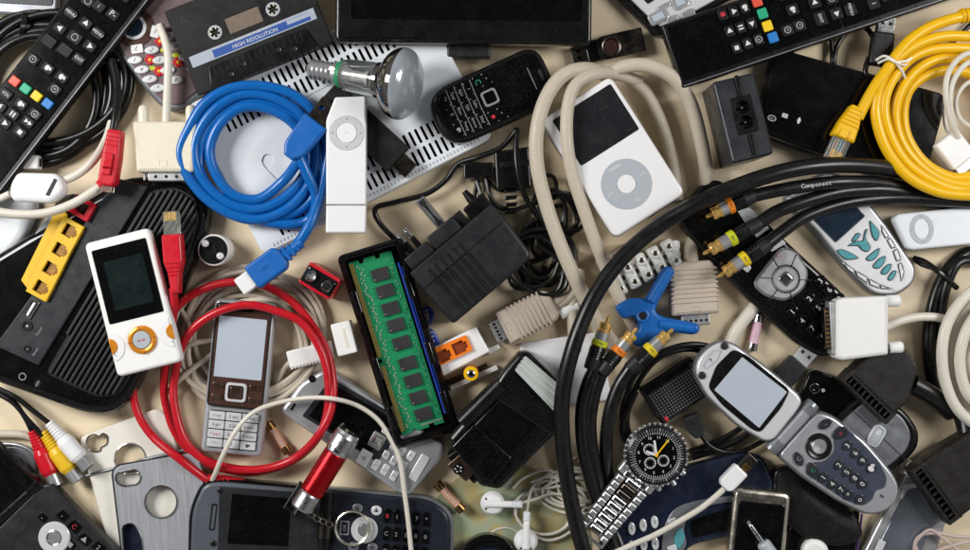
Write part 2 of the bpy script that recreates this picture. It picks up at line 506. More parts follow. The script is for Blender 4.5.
    def tube(s, pts, r, m, sec=10, n=8, local=False, flat=1.0, seam=None):
        """a cable through (x, y, height) points of the table plan; r in layout units"""
        sp = spline3(pts, n)
        W_ = [s.fr.M @ p for p in sp] if local else [lay(*p) for p in sp]
        out = [W_[0]]
        for p in W_[1:]:
            if (p - out[-1]).length > 1e-5: out.append(p)
        W_ = out; rk = r * K; vs = []
        up = Vector((0, 0, 1)); prev = None
        for i, p in enumerate(W_):
            t = (W_[min(i + 1, len(W_) - 1)] - W_[max(i - 1, 0)]).normalized()
            if prev is None:
                a = t.cross(up)
                if a.length < 0.1: a = t.cross(Vector((1, 0, 0)))
                a.normalize()
            else:
                a = prev - t * prev.dot(t)
                a.normalize()
            prev = a; b = a.cross(t).normalized()
            rad = rk(i / (len(W_) - 1)) if callable(rk) else rk
            for j in range(sec):
                q = 2 * math.pi * j / sec
                vs.append(p + a * (rad * math.cos(q)) + b * (rad * flat * math.sin(q)))
        L_ = len(W_); fs = []
        for i in range(L_ - 1):
            for j in range(sec):
                k = (j + 1) % sec
                fs.append((i * sec + j, (i + 1) * sec + j, (i + 1) * sec + k, i * sec + k))
        s.add(vs, fs, m, True, world=True)
        s.add(vs[:sec], [tuple(range(sec))], m, False, world=True)
        s.add(vs[-sec:], [tuple(reversed(range(sec)))], m, False, world=True)
        return s
    def build(s, name, parent=None, angle=38):
        inv = (WMAT[parent.name] if parent else s.fr.root).inverted()
        me = bpy.data.meshes.new(name)
        me.from_pydata([inv @ v for v in s.v], [], s.f)
        for m in s.mats: me.materials.append(MATS[m])
        me.polygons.foreach_set('material_index', s.fm)
        me.polygons.foreach_set('use_smooth', s.fs)
        me.update()
        me.set_sharp_from_angle(angle=R(angle))
        o = bpy.data.objects.new(name, me)
        scn.collection.objects.link(o)
        if parent:
            o.parent = parent; WMAT[o.name] = WMAT[parent.name]
        else:
            o.matrix_world = s.fr.root; WMAT[o.name] = s.fr.root.copy()
        return o

def tag(o, label, cat, group=None):
    o['label'] = label; o['category'] = cat
    if group: o['group'] = group
    return o
def thing(name, label, cat, fr, group=None):
    o = bpy.data.objects.new(name, None)
    o.empty_display_size = 0.01
    scn.collection.objects.link(o)
    o.location = fr.loc
    o.rotation_euler = (R(fr.rx), R(fr.ry), R(fr.rot))
    WMAT[o.name] = fr.root.copy()
    return tag(o, label, cat, group)

def legend(b, t, x, y, z, size, m, rot=0):
    if not t: return
    if t[0] == '^': b.tri(x, y, z, size * 0.55, m, 90 + rot)
    elif t[0] == '<': b.tri(x, y, z, size * 0.55, m, 180 + rot)
    elif t[0] == '>':
        if t == '>>':
            b.tri(x - size * 0.3, y, z, size * 0.42, m, rot); b.tri(x + size * 0.35, y, z, size * 0.42, m, rot)
        elif t == '>|':
            b.tri(x - size * 0.2, y, z, size * 0.45, m, rot); b.flat(rr(size * 0.15, size * 0.7, 0, x + size * 0.4, y), z, m)
        else: b.tri(x, y, z, size * 0.55, m, rot)
    elif t[0] == '_': b.flat(rr(size * 0.7, size * 0.7, 0, x, y), z, m)
    elif t[0] == '=': b.flat(rr(size * 0.25, size * 0.8, 0, x - size * 0.25, y), z, m).flat(rr(size * 0.25, size * 0.8, 0, x + size * 0.25, y), z, m)
    elif t[0] == '@':
        b.ring(size * 0.5, size * 0.09, z - size * 0.06, m, x, y, 18, 4)
        if len(t) > 1: b.text(t[1:], x, y, z, size * 0.7, m)
    elif t[0] == '#':
        b.flat(ell(size * 0.35, size * 0.45, 12, x - size * 0.12, y), z, m); b.flat(rr(size * 0.3, size * 0.5, 0.1, x + size * 0.4, y + size * 0.1, 20), z, m)
    else: b.text(t, x, y, z, size, m, rot)

def key(root, fr, px, py, w, h, z0, z1, m, t='', ts=5, tm='print_white', shape='r', r=1.5, bev=0.8, rot=0, name='key', dome=0.0, local=False):
    b = MB(fr)
    x, y = (px, py) if local else fr.l(px, py)
    out = rr(w, h, r, x, y, rot, 3) if shape == 'r' else ell(w / 2, h / 2, 18, x, y, rot)
    b.prism(out, z0, z1, m, bev, seg=2, dome=dome)
    if t: legend(b, t, x, y, z1 + dome + 0.12, ts, tm, rot if shape == 'r' else 0)
    return b.build(name, root)
# ------------------------------------------------------------------ the surface everything lies on
def wood():
    m = bpy.data.materials.new('pale_board'); m.use_nodes = True
    N = m.node_tree.nodes; L = m.node_tree.links; b = N['Principled BSDF']
    tc = N.new('ShaderNodeTexCoord')
    mp = N.new('ShaderNodeMapping'); mp.inputs['Scale'].default_value = (1, 5, 1); mp.inputs['Rotation'].default_value = (0, 0, 0.12)
    L.new(tc.outputs['Object'], mp.inputs[0])
    n = N.new('ShaderNodeTexNoise'); n.inputs['Scale'].default_value = 9; n.inputs['Detail'].default_value = 7; n.inputs['Distortion'].default_value = 0.8
    L.new(mp.outputs[0], n.inputs['Vector'])
    cr = N.new('ShaderNodeValToRGB')
    cr.color_ramp.elements[0].position = 0.3; cr.color_ramp.elements[0].color = (*lin('d4c2a2'), 1)
    cr.color_ramp.elements[1].position = 0.7; cr.color_ramp.elements[1].color = (*lin('deceb1'), 1)
    L.new(n.outputs['Fac'], cr.inputs[0]); L.new(cr.outputs[0], b.inputs['Base Color'])
    b.inputs['Roughness'].default_value = 0.55
    n2 = N.new('ShaderNodeTexNoise'); n2.inputs['Scale'].default_value = 300; n2.inputs['Detail'].default_value = 4
    L.new(mp.outputs[0], n2.inputs['Vector'])
    bp = N.new('ShaderNodeBump'); bp.inputs['Strength'].default_value = 0.12; bp.inputs['Distance'].default_value = 0.0004
    L.new(n2.outputs['Fac'], bp.inputs['Height']); L.new(bp.outputs[0], b.inputs['Normal'])
    MATS['pale_board'] = m
wood()
b = MB(Fr(485, 275)); b.prism(rr(1500, 1000, 4), -24, 0, 'pale_board')
o = b.build('table_surface'); o['kind'] = 'structure'

# ------------------------------------------------------------------ white vented box
cx, cy, w, h, rot = quad((188, 105), (418, -13), (262, 256))
f = Fr(cx, cy, 0, rot, 24)
t = thing('network_box', 'white vented network box lying face down under the light bulb', 'router', f)
holes = []
for k in range(34):
    x = -102 + k * 6.6
    for y0 in (58, -58):
        if y0 < 0 and -62 < x < -14: continue
        for d in (-9.5, 9.5):
            holes.append(rr(2.9, 15.5, 1.0, x, y0 + d, 0, 2))
holes.append(rpoly([f.l(264, 154), f.l(272, 154), f.l(275, 161), f.l(270, 166), f.l(284, 181), f.l(281, 184), f.l(265, 168), f.l(261, 161)], 3, 3))
b = MB(f); b.plate(rr(w, h, 9), holes, 20, 24, 'white_cool', 'white_cool', 0.9); b.prism(ell(16, 16, 30, *f.l(272, 168)), 17, 22.6, 'white_cool'); b.build('slotted_cover', t)
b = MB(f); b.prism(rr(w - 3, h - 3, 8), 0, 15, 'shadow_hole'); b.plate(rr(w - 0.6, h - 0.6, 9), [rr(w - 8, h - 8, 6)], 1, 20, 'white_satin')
b.build('body', t)
b = MB(f)
for k in range(60):
    b.box(-115 + k * 3.9, -79.5, 1.3, 3.0, 24, 24.5, 'wheel_grey', 0.2, 0.1)
b.build('edge_ribbing', t)
b = MB(f)
for k in range(22): b.box(-20 + k * 3.2, 77.5 - 40, 2.1, 1.0, 24, 24.2, 'print_grey', 0.1, 0)
b.build('printed_line', t)

# ------------------------------------------------------------------ black router, far left
f = Fr(92, 296, 0, -31, 30)
t = thing('internet_router', 'black router with four yellow network ports under the white music player', 'router', f)
shell = f.ls([(122, 176), (168, 176), (196, 186), (208, 204), (206, 226), (190, 268), (166, 322), (140, 376), (126, 404), (106, 416), (80, 414), (36, 398), (-20, 378), (-20, 262)])
b = MB(f); b.prism(rpoly(shell, [14, 10, 12, 12, 14, 20, 20, 20, 16, 14, 20, 10, 4, 4], 4), 0, 26, 'gloss_black', 9, 5, seg=4); b.build('shell', t)
back = f.ls([(117, 178), (148, 186), (38, 366), (-6, 346)])
b = MB(f); b.prism(rpoly(back, 2), 22, 29, 'slate', 1.2)
b.box(*f.l(100, 212), 3, 34, 29, 29.3, 'charcoal', 0.5, 0.1)
for (px, py, tx) in ((39, 331, 'Power'), (35, 352, 'Reset')):
    b.text(tx, *f.l(px, py), 29.15, 4, 'print_grey', 90)
b.build('port_panel', t)
edge = f.ls([(58, 196), (72, 193), (4, 318), (-14, 318), (-14, 300)])
b = MB(f); b.prism(rpoly(edge, 2), 8, 24, 'silver_dark', 1.5); b.build('side_label_strip', t)
low = f.ls([(59, 203), (67, 215), (29, 291), (21, 280)])
# yellow ports
p = f.ls([(65, 216), (85, 227), (47, 302), (27, 291)])
holes = []
for k in range(4):
    u = (k + 0.5) / 4
    px, py = 66 + (28 - 66) * u + 9.6, 216.5 + (291.5 - 216.5) * u + 5.6
    q = f.l(px, py)
    holes.append([(q[0] + a, q[1] + c) for a, c in [(-7, -6.2), (4, -6.2), (4, -4), (6.4, -4), (6.4, -2), (8, -2), (8, 2), (6.4, 2), (6.4, 4), (4, 4), (4, 6.2), (-7, 6.2)]])
b = MB(f); b.plate(rpoly(p, 0.6, 2), holes, 29, 34, 'yellow_plastic', 'yellow_plastic', 0.4); b.prism(rpoly(low, 0.5, 2), 24, 29.6, 'yellow_plastic')
pb = b.build('port_block', t)
for hq in holes:
    c = (sum(x for x, _ in hq) / 12, sum(y for _, y in hq) / 12)
    b = MB(f); b.box(c[0], c[1], 15, 13, 29.1, 29.4, 'amber_port', 0.2, 0)
    for k in range(6): b.box(c[0] - 3, c[1] - 4 + k * 1.6, 7, 0.5, 29.4, 30, 'gold', 0.1, 0.1)
    b.build('network_port', pb)
p = f.ls([(78, 194), (97, 205), (88, 222), (69, 211)])
b = MB(f); b.plate(rpoly(p, 0.5, 2), [rr(12, 11, 0.5, *f.l(83, 208))], 29, 35, 'red_plastic'); b.box(*f.l(83, 208), 13, 12, 29.1, 29.4, 'dark_maroon', 0.2, 0); b.build('red_port', t)
b = MB(f); q = f.l(31, 309)
b.plate(rr(9, 21, 2.5, *q), [rr(5.6, 17, 1.5, *q)], 29, 31.5, 'chrome', 'steel', 0.5); b.box(*q, 2.4, 15, 29.1, 31, 'white_satin', 0.3, 0.2); b.build('usb_port', t)
for (px, py, r_) in ((27, 326, 4.4), (27, 349, 2.6)):
    q = f.l(px, py); b = MB(f)
    b.plate(ell(r_ + 0.8, None, 20, *q), [ell(r_, None, 20, *q)], 29, 30.2, 'matte_black'); b.flat(ell(r_, None, 16, *q), 29.2, 'shadow_hole'); b.flat(ell(r_ * 0.3, None, 8, *q), 29.6, 'steel'); b.build('socket', t)
# ribbed lid: ribs along the long side
vent = f.ls([(150, 190), (176, 186), (196, 198), (198, 220), (186, 262), (160, 320), (132, 374), (118, 396), (96, 398), (44, 374)])
vo = ccw(rpoly(vent, 7, 4))
b = MB(f); b.prism(vo, 24, 27.5, 'matte_black', 1)
xs = [p_[0] for p_ in vo]
x = min(xs) + 3
while x < max(xs) - 2:
    ys = []
    for i in range(len(vo)):
        (x1, y1), (x2, y2) = vo[i], vo[(i + 1) % len(vo)]
        if (x1 - x) * (x2 - x) < 0: ys.append(y1 + (y2 - y1) * (x - x1) / (x2 - x1))
    if len(ys) >= 2 and max(ys) - min(ys) > 10:
        a, c = min(ys) + 3, max(ys) - 3
        b.prism(rr(3.1, c - a, 0.8, x, (a + c) / 2, 0, 2), 27.5, 30.5, 'charcoal', 0.8, seg=2)
    x += 5.4
b.build('ribbed_lid', t)
b = MB(f)
b.ring(3.4, 0.6, 26.1, 'print_grey', *f.l(21, 377), 20, 5); b.box(*f.l(36, 384), 5, 5, 26, 26.2, 'charcoal', 0.3, 0); b.box(*f.l(36, 384), 0.8, 7, 26, 26.4, 'print_grey', 0.1, 0)
b.build('printed_symbols', t)

# ------------------------------------------------------------------ coiled thick black cable behind the remote
f = Fr(40, 88, 0)
t = thing('coiled_cable', 'thick black cable coiled behind the diagonal remote control', 'cable', f)
b = MB(f); b.tube(loops(46, 88, 66, 66, 0, 5.2, 6, 15, 11, 10, 5), 4.6, 'rubber_black'); b.build('cable', t)
b = MB(f)
for k in range(3): b.tube([(18 + k * 2, 40, 9), (22 + k * 1.5, 26, 20), (24 + k * 1.5, 10, 9)], 1.4, 'satin_black')
b.build('cable_tie', t)

f = Fr(18, 2, 0, -3, 12)
t = thing('silver_gadget', 'blurred grey gadget edge peeping over the black coil', 'gadget', f)
b = MB(f); b.prism(rr(80, 34, 6, 0, 4), 0, 12, 'silver_dark', 3); b.build('casing', t)
b = MB(f); b.prism(rr(70, 20, 4, 0, 8), 12, 12.8, 'slate', 0.4); b.build('face', t)

# rounded white casing at the left border
f = Fr(0, 235, 0, 0, 20)
t = thing('white_casing', 'rounded pale white casing leaning beside the router ports', 'casing', f)
b = MB(f); b.prism(rpoly(f.ls([(-50, 185), (34, 196), (33, 212), (18, 246), (-2, 268), (-50, 275)]), [5, 8, 10, 16, 16, 5]), 0, 14, 'white_cool', 9, seg=5); b.build('cover', t)
b = MB(f); b.prism(rpoly(f.ls([(-50, 183), (36, 194), (35, 213), (19, 249), (-2, 271), (-50, 278)]), [5, 8, 10, 16, 16, 5]), 0, 4, 'silver_dark', 1); b.build('base', t)

# ------------------------------------------------------------------ remote control, top left
f = Fr(66, 52, 20, -37.7, 36)
t = thing('remote_control', 'black remote control lying diagonally across the coiled black cable', 'remote control', f)
b = MB(f)
b.prism(rr(66, 360, 5, 0, 0), 20 - 20, 13, 'satin_black', 2.2, 2); b.build('body', t)
b = MB(f); b.prism(rr(57, 350, 3, -2, 0), 13, 14.4, 'lcd_black', 0.6); b.build('face_plate', t)
b = MB(f); b.prism(rr(1.2, 350, 0.3, 31.2, 0), 13, 13.7, 'silver_dark', 0.3); b.build('edge_strip', t)
K1 = [(88, 1, '@'), (99, 6, 'i'), (113, 14, 'P-'), (71, 13, 'MENU'), (86, 23, '^'), (60, 28, '<'), (75, 37, '@'), (98, 33, 'MENU'),
      (90, 46, '>'), (49, 41, ''), (65, 50, ''), (79, 59, 'EXIT'), (33, 59, '@+'), (48, 68, '#'), (62, 77, '#'), (55, 89, '@='),
      (6, 94, 'VOL'), (21, 104, '#'), (35, 114, '@o'), (0, 106, '<<'), (13, 114, '='), (5, 123, '>'), (28, 122, '>>'), (20, 132, '_'), (125, -4, ''), (112, -8, ''), (102, -10, '')]
for px, py, s_ in K1:
    big = s_ in ('@', '') and py > 30
    key(t, f, px, py, 13 if not big else 15, 10.5 if not big else 12, 14.4, 16.6, 'key_black', s_, 4.6 if s_ in ('MENU', 'EXIT', 'VOL') else 6.5 if s_ != 'P-' else 8.5, r=2.5, bev=1.1)
for px, py, m_ in ((14.5, 81, 'key_red'), (25.5, 88.5, 'key_green'), (36.5, 96, 'key_yellow'), (47.5, 103.5, 'key_blue')):
    key(t, f, px, py, 10, 9, 14.4, 17, m_, r=1.2)

# ------------------------------------------------------------------ phone with beads and a round display
f = Fr(160, 48, 0, -32, 20)
t = thing('mobile_phone', 'dark maroon mobile phone with oval white keys and red flowers', 'mobile phone', f)
ol = f.ls([(112, 45), (134, 0), (150, -22), (196, -22), (214, 40), (206, 92), (178, 112), (160, 107), (140, 84)])
b = MB(f); b.prism(rpoly(ol, 10), 0, 17, 'silver_dark', 4, 3); b.build('body', t)
ol = f.ls([(117, 45), (137, 3), (152, -18), (193, -18), (208, 40), (201, 88), (177, 106), (162, 101), (143, 80)])
b = MB(f); b.prism(rpoly(ol, 9), 17, 19, 'maroon', 1.2); b.build('face', t)
b = MB(f); q = f.l(134, 27)
b.prism(ell(20, 20, 36, *q), 19, 20, 'brown_gloss', 0.6); b.prism(ell(12.5, 12.5, 30, *q), 20, 20.6, 'silver_white', 0.3); b.prism(ell(10, 10, 26, q[0] - 1, q[1]), 20.6, 20.9, 'lcd_blue', 0.1); b.build('round_display', t)
for a, tx in ((20, '1'), (-50, 'L')):
    qq = (q[0] + 22 * math.cos(R(a)), q[1] + 22 * math.sin(R(a)))
    b = MB(f); b.prism(rr(9, 12, 1.5, *qq, a), 19, 21, 'white_gloss', 0.6); b.text(tx, *qq, 21.1, 7, 'print_dark'); b.build('soft_key', t)
n_ = 1
for k, (px, py) in enumerate([(135, 60), (152, 50), (168, 36), (142, 69.5), (160, 60), (177, 46), (150, 79), (168, 70), (186, 57), (158, 88), (176, 80), (194, 68)]):
    key(t, f, px, py, 15, 8.5, 19, 21.5, 'silver_white', '123456789*0#'[k], 6, 'print_dark', 'e', bev=1.2, rot=40)
b = MB(f)
for px, py in ((160, 41), (150, 59.5), (159, 71), (178, 62), (176, 33)):
    q = f.l(px, py)
    for k in range(5):
        a = R(k * 72); b.prism(ell(2.6, 2.2, 10, q[0] + 3.2 * math.cos(a), q[1] + 3.2 * math.sin(a)), 19, 20.4, 'red_plastic', 0.6)
    b.prism(ell(1.8, None, 10, *q), 19, 21, 'yellow_plastic', 0.5)
for px, py in ((164, 50), (152, 68), (176, 55)):
    b.prism(ell(4, 2.4, 12, *f.l(px, py), 30), 19, 20, 'lime_ring', 0.5)
b.build('flower_pattern', t)

# ------------------------------------------------------------------ cassette
f = Fr(248, 26, 24, 21.8, 40)
t = thing('audio_cassette', 'black audio cassette with a blue and silver label', 'cassette tape', f)
W_, H_ = 146, 91
hub = [(-33.5, 7.5), (29, 7.5)]
b = MB(f); b.plate(rr(W_, H_, 3), [ell(7.4, None, 26, *hub[0]), ell(7.4, None, 26, *hub[1]), rr(37, 17, 2, -2, 8)], 10, 13, 'matte_black', 'matte_black', 0.8)
b.prism(rr(W_, H_, 3), 0, 9, 'matte_black', 0, 0.8)
b.prism([(-58, -45.6), (58, -45.6), (52, -23), (-52, -23)], 13, 15.5, 'satin_black', 0.8)
for k in range(16): b.box(-47 + k * 6.2, -29, 1.1, 9, 15.5, 15.9, 'matte_black', 0.2, 0.1)
b.text('A', -59, 30, 13.1, 13, 'slate')
b.build('shell', t)
for q in hub:
    b = MB(f); b.plate(ell(7.2, None, 26, *q), [ell(5.3, None, 24, *q)], 10.5, 12.6, 'wheel_grey', 'cream')
    for k in range(6): b.box(q[0] + 4.6 * math.cos(R(60 * k)), q[1] + 4.6 * math.sin(R(60 * k)), 2.2, 1.3, 10.5, 13.1, 'cream', 0.2, 0.2, 60 * k)
    b.flat(ell(5.3, None, 20, *q), 9.3, 'umber'); b.build('reel_hub', t)
b = MB(f); b.box(-2, 8, 37, 17, 9.1, 9.6, 'brown_gloss', 0.5, 0); b.box(-2, 8, 21, 15, 9.6, 10.4, 'bronze', 0.5, 0.1); b.box(-14, 8, 3, 15, 9.6, 11, 'red_metal', 0.3, 0.1); b.box(10.5, 8, 3, 15, 9.6, 11, 'red_metal', 0.3, 0.1)
b.box(-2, 8, 36, 16, 12.2, 12.6, 'smoky_plastic', 0.5, 0); b.build('tape_window', t)
b = MB(f); b.box(0, -12, 134, 11.5, 13, 13.3, 'grey_label', 0.3, 0); b.box(9, -12.6, 104, 8, 13.3, 13.45, 'blue_label', 0.2, 0)
b.box(52, -11, 30, 4, 13.45, 13.55, 'grey_label', 0.2, 0)
b.text('HIGH RESOLUTION', 2, -13.2, 13.7, 5.6, 'print_white'); b.text('NORMAL POSITION', 2, -8, 13.65, 3.6, 'print_white', 0, 1.2)
b.build('paper_label', t)
for x_, y_ in ((-34, -38), (-19, -33), (19, -33), (34, -38)):
    b = MB(f); b.ring(2.9, 0.5, 15.6, 'satin_black', x_, y_, 16, 5); b.flat(ell(2.8, None, 14, x_, y_), 15.62, 'shadow_hole'); b.build('guide_hole', t)

# ------------------------------------------------------------------ cream connector hood with cable
f = Fr(163, 146, 20, 0, 46)
t = thing('video_plug', 'cream video plug with two thumbscrews and a pale cable upward', 'video plug', f)
b = MB(f); b.prism(rpoly(f.ls([(132, 121), (197, 121), (193, 172), (136, 172)]), 3), 0, 26, 'cream', 3.5, 2); b.plate(rr(8, 7, 0.8, *f.l(163, 163)), [rr(6.8, 5.8, 0.6, *f.l(163, 163))], 26, 26.3, 'cream'); b.build('hood', t)
b = MB(f); b.prism(rr(52, 9, 2, *f.l(172, 176)), 6, 20, 'steel', 1)
for k in range(4): b.prism(ell(1.6, None, 10, *f.l(154 + k * 10.5, 176)), 20, 20.5, 'satin_black', 0.1)
b.build('metal_shell', t)
for px in (140, 188):
    b = MB(f); q = f.l(px, 121); b.lathe([(-4, 5.4, 'cream'), (13, 5.6, 'cream'), (16.5, 4.4, 'cream'), (18, 1.5, 'cream')], q[0], q[1], 13, 'y', 16)
    b.build('thumbscrew', t)
b = MB(f); b.lathe([(-58, 1.4, 'steel'), (-50, 1.4, 'steel')], *f.l(141, 121), 13, 'y', 10); b.build('screw_tip', t)
b = MB(f); b.tube([(166, 124, 33), (167, 100, 33), (168, 75, 34), (168, 55, 33), (165, 40, 30), (160, 25, 26)], 4.1, 'white_cable'); b.build('cable', t)

# ------------------------------------------------------------------ small white plug, left border
f = Fr(36, 187, 38, 0, 56)
t = thing('data_plug', 'small white plug with a dark slot above the router ports', 'plug', f)
b = MB(f); b.prism(rpoly(f.ls([(9, 184), (16, 172), (56, 173), (63, 182), (63, 193), (50, 203), (12, 201), (8, 194)]), 5), 0, 17, 'white_gloss', 5, 3, seg=4); b.build('housing', t)
b = MB(f); b.prism(rpoly(f.ls([(54, 178), (57, 180), (49, 196), (45, 195)]), 0.5), 16.8, 17.3, 'umber', 0.1); b.build('socket_opening', t)
b = MB(f); b.tube([(62, 181, 44), (78, 174, 44), (94, 160, 42), (106, 140, 32), (112, 122, 24)], 4.2, 'white_cable'); b.build('cable', t)
b = MB(f); b.tube([(10, 194, 46), (-2, 199, 44), (-20, 202, 40)], 3.6, 'white_cable'); b.build('cable', t)
f = Fr(34, 163, 14, 0)
t = thing('white_block', 'small pale box half hidden under the diagonal remote control', 'adapter', f)
b = MB(f); b.box(0, 0, 16, 14, 0, 11, 'white_satin', 2, 2); b.build('housing', t)
b = MB(f); b.box(8, 0, 1.4, 8, 3, 8, 'shadow_hole', 0.2, 0.1); b.build('opening', t)

f = Fr(60, 208, 44)
t = thing('signal_cable', 'single off-white cable curving across the top of the router', 'cable', f)
b = MB(f); b.tube([(-12, 210, 50), (15, 214, 50), (45, 213, 49), (72, 204, 47), (92, 192, 45), (104, 183, 43)], 4.4, 'white_cable'); b.build('cable', t)
b = MB(f); b.tube([(100, 187, 44), (107, 181, 43)], 6.5, 'red_plastic'); b.build('strain_relief', t)

# ------------------------------------------------------------------ red plug with black lead
f = Fr(110, 156, 40, -9, 56)
t = thing('network_plug', 'red network plug on a black lead pointing down at the router', 'network plug', f)
b = MB(f); b.prism(rpoly([(-7, 27), (7, 27), (9, 0), (9, -26), (6, -30), (-6, -30), (-9, -26), (-9, 0)], 2), 0, 16, 'red_plastic', 2.5, 2)
for k in range(4): b.prism(rr(13.5, 1.6, 0.5, 0, 24 - k * 4.2), 15.5, 17, 'red_plastic', 0.6)
b.prism(rr(9, 22, 1.5, -1, -8), 15.5, 18.5, 'red_plastic', 1); b.prism(rr(8, 2, 0.6, -1, -12), 18.5, 19.2, 'red_metal', 0.5)
b.build('boot', t)
b = MB(f); b.prism(rr(11, 8, 1, 0, -32), 3, 12, 'smoky_plastic', 1); b.build('clear_head', t)
b = MB(f); b.tube([(113, 132, 48), (116, 112, 44), (117, 85, 34), (112, 60, 24)], 4, 'rubber_black'); b.build('cable', t)

# ------------------------------------------------------------------ white music player
cx, cy, w, h, rot = quad((82, 243), (147, 228), (184, 361))
cx, cy = (147 + 119) / 2, (228 + 377) / 2
f = Fr(cx, cy, 36, 14, 50)
t = thing('music_player', 'white portable music player with orange control ring', 'music player', f)
w, h = 67, 138
b = MB(f); b.prism(rr(w, h, 6), 0, 14, 'white_satin', 3, 2.5); b.build('body', t)
b = MB(f); b.prism(rr(56, 76, 2, 0, 22), 14, 14.7, 'lcd_black', 0.3); s_ = b.build('screen', t)
b = MB(f); b.prism(rr(40, 50, 1, 1, 21), 14.7, 14.85, 'lcd_green'); b.build('display', s_)
b = MB(f); b.ring(11.6, 2.9, 14.1, 'orange_metal', 0, -38.5, 40, 8); b.prism(ell(13, None, 36, 0, -38.5), 14, 15.2, 'orange_metal', 0.5)
for k in range(4): b.box(12.4 * math.cos(R(90 * k)), -38.5 + 12.4 * math.sin(R(90 * k)), 4, 0.5, 16.8, 17.1, 'orange_dark', 0.1, 0, 90 * k)
b.build('control_ring', t)
b = MB(f); b.prism(ell(9, None, 30, 0, -38.5), 15, 17.2, 'wheel_grey', 1); b.text('w.w', 0, -38.5, 17.4, 5, 'print_red'); b.build('centre_button', t)
for sgn in (-1, 1):
    b = MB(f)
    cxk = sgn * 33.2
    arc = [(cxk - sgn * 15 * math.cos(R(a)), -38.5 + 15 * math.sin(R(a))) for a in range(-78, 79, 12)]
    b.prism(arc, 14, 14.8, 'white_gloss', 0.4)
    arc = [(cxk - sgn * 8 * math.cos(R(a)), -37.5 + 8 * math.sin(R(a))) for a in range(-84, 85, 14)]
    b.prism(arc, 14.8, 15.6, 'orange_metal', 0.4)
    b.text('0', cxk - sgn * 4, -47.5, 14.95, 3.4, 'print_grey')
    b.build('side_button', t)

# ------------------------------------------------------------------ red network cable
f = Fr(240, 380, 20)
t = thing('network_cable', 'red network cable looped around the brown and silver phone', 'network cable', f)
path = [(173, 288, 46), (174, 304, 42), (170, 340, 26), (164, 378, 20), (166, 405, 14), (178, 437, 13), (207, 463, 12), (250, 472, 8), (290, 462, 10), (316, 440, 26), (328, 408, 30), (325, 362, 32), (304, 325, 32),
        (276, 311, 33), (248, 305, 34), (220, 311, 34), (196, 326, 32), (182, 346, 28), (175, 374, 22), (174, 402, 22), (185, 440, 22), (209, 462, 20), (252, 470, 17), (292, 460, 19),
        (320, 433, 33), (333, 400, 31), (329, 358, 25), (312, 325, 22), (290, 300, 22), (262, 285, 24), (235, 282, 26), (206, 288, 26), (180, 304, 26), (156, 335, 26), (139, 362, 22), (133, 388, 16),
        (138, 414, 14), (153, 437, 16), (178, 458, 22), (203, 477, 15), (212, 482, 12)]
b = MB(f); b.tube(path, 4.1, 'red_cable', 12); b.build('cable', t)
fp = Fr(172, 258, 40, 4, 56)
b = MB(fp); b.prism(rpoly([(-10, 24), (10, 24), (10, -4), (6.5, -14), (4, -36), (-4, -36), (-6.5, -14), (-10, -4)], 2), 0, 15, 'red_plastic', 3, 2)
for k in range(4): b.prism(rr(15 - k * 1.5, 2.2, 0.8, 0, -5 - k * 4), 2, 16, 'red_plastic', 1.2)
b.build('boot', t)
b = MB(fp); b.prism(rr(15, 24, 1, 0, 35), 2, 13, 'clear_plastic', 0.8)
for k in range(8): b.box(-5.2 + k * 1.5, 42, 0.8, 9, 12.6, 13.4, 'gold', 0.1, 0.2)
b.build('clear_head', t)
fp = Fr(224, 484, 6, -12, 18)
b = MB(fp); b.prism(rpoly([(-20, 4.5), (0, 7), (22, 7), (22, -7), (0, -7), (-20, -4.5)], 2), 0, 11, 'red_plastic', 3)
for k in range(4): b.prism(rr(2.2, 12, 0.8, -12 + k * 5, 0), 2, 12, 'red_plastic', 1)
b.build('boot', t)

# ------------------------------------------------------------------ fluorescent starter
f = Fr(213, 250, 0, 0, 30)
t = thing('lamp_starter', 'round black and white lamp starter with two metal pins', 'lamp starter', f)
b = MB(f); b.prism(ell(16, None, 40), 0, 28, 'white_satin', 1.2); b.build('can', t)
b = MB(f); b.prism(ell(14.2, None, 36), 28, 29, 'satin_black', 0.4); b.text('S', 1, 1, 29.1, 7, 'charcoal'); b.build('end_disc', t)
for px, py in ((205.5, 243.5), (220.5, 256)):
    b = MB(f); b.prism(ell(3.6, None, 18, *f.l(px, py)), 29, 33, 'silver_white', 1); b.build('contact_pin', t)

# ------------------------------------------------------------------ coil of thin putty cable with a plug
f = Fr(255, 345, 0)
t = thing('telephone_cable', 'bundle of thin putty cable coiled beneath the red network cable', 'telephone cable', f)
b = MB(f)
b.tube(loops(252, 343, 70, 58, 20, 9.3, 3, 14, 12, 40, 12), 2.7, 'putty_cable', 8)
b.tube([(175, 300, 8), (190, 330, 15), (182, 362, 12), (205, 390, 8)], 2.7, 'putty_cable', 8)
b.tube([(165, 395, 8), (185, 375, 17), (215, 352, 14)], 2.7, 'putty_cable', 8)
b.tube([(168, 360, 6), (190, 345, 17), (212, 340, 14)], 2.7, 'putty_cable', 8)
b.tube([(326, 348, 14), (300, 355, 14), (282, 372, 10), (275, 395, 6)], 2.7, 'putty_cable', 8)
b.build('cable', t)
fp = Fr(318, 350, 6, 14, 26)
b = MB(fp); b.box(-10, -3, 46, 18, 0, 14, 'white_satin', 2, 2)
for k in range(12): b.box(-31 + k * 3.6, -12.2, 2.2, 1.2, 2, 13, 'white_cool', 0.2, 0.2)
b.build('plug_shank', t)
b = MB(fp); b.box(28, 5, 20, 33, 0, 22, 'white_satin', 2, 1.4); b.box(30, 5, 2, 20, 22, 22.3, 'cream', 0.2, 0); b.build('plug_block', t)

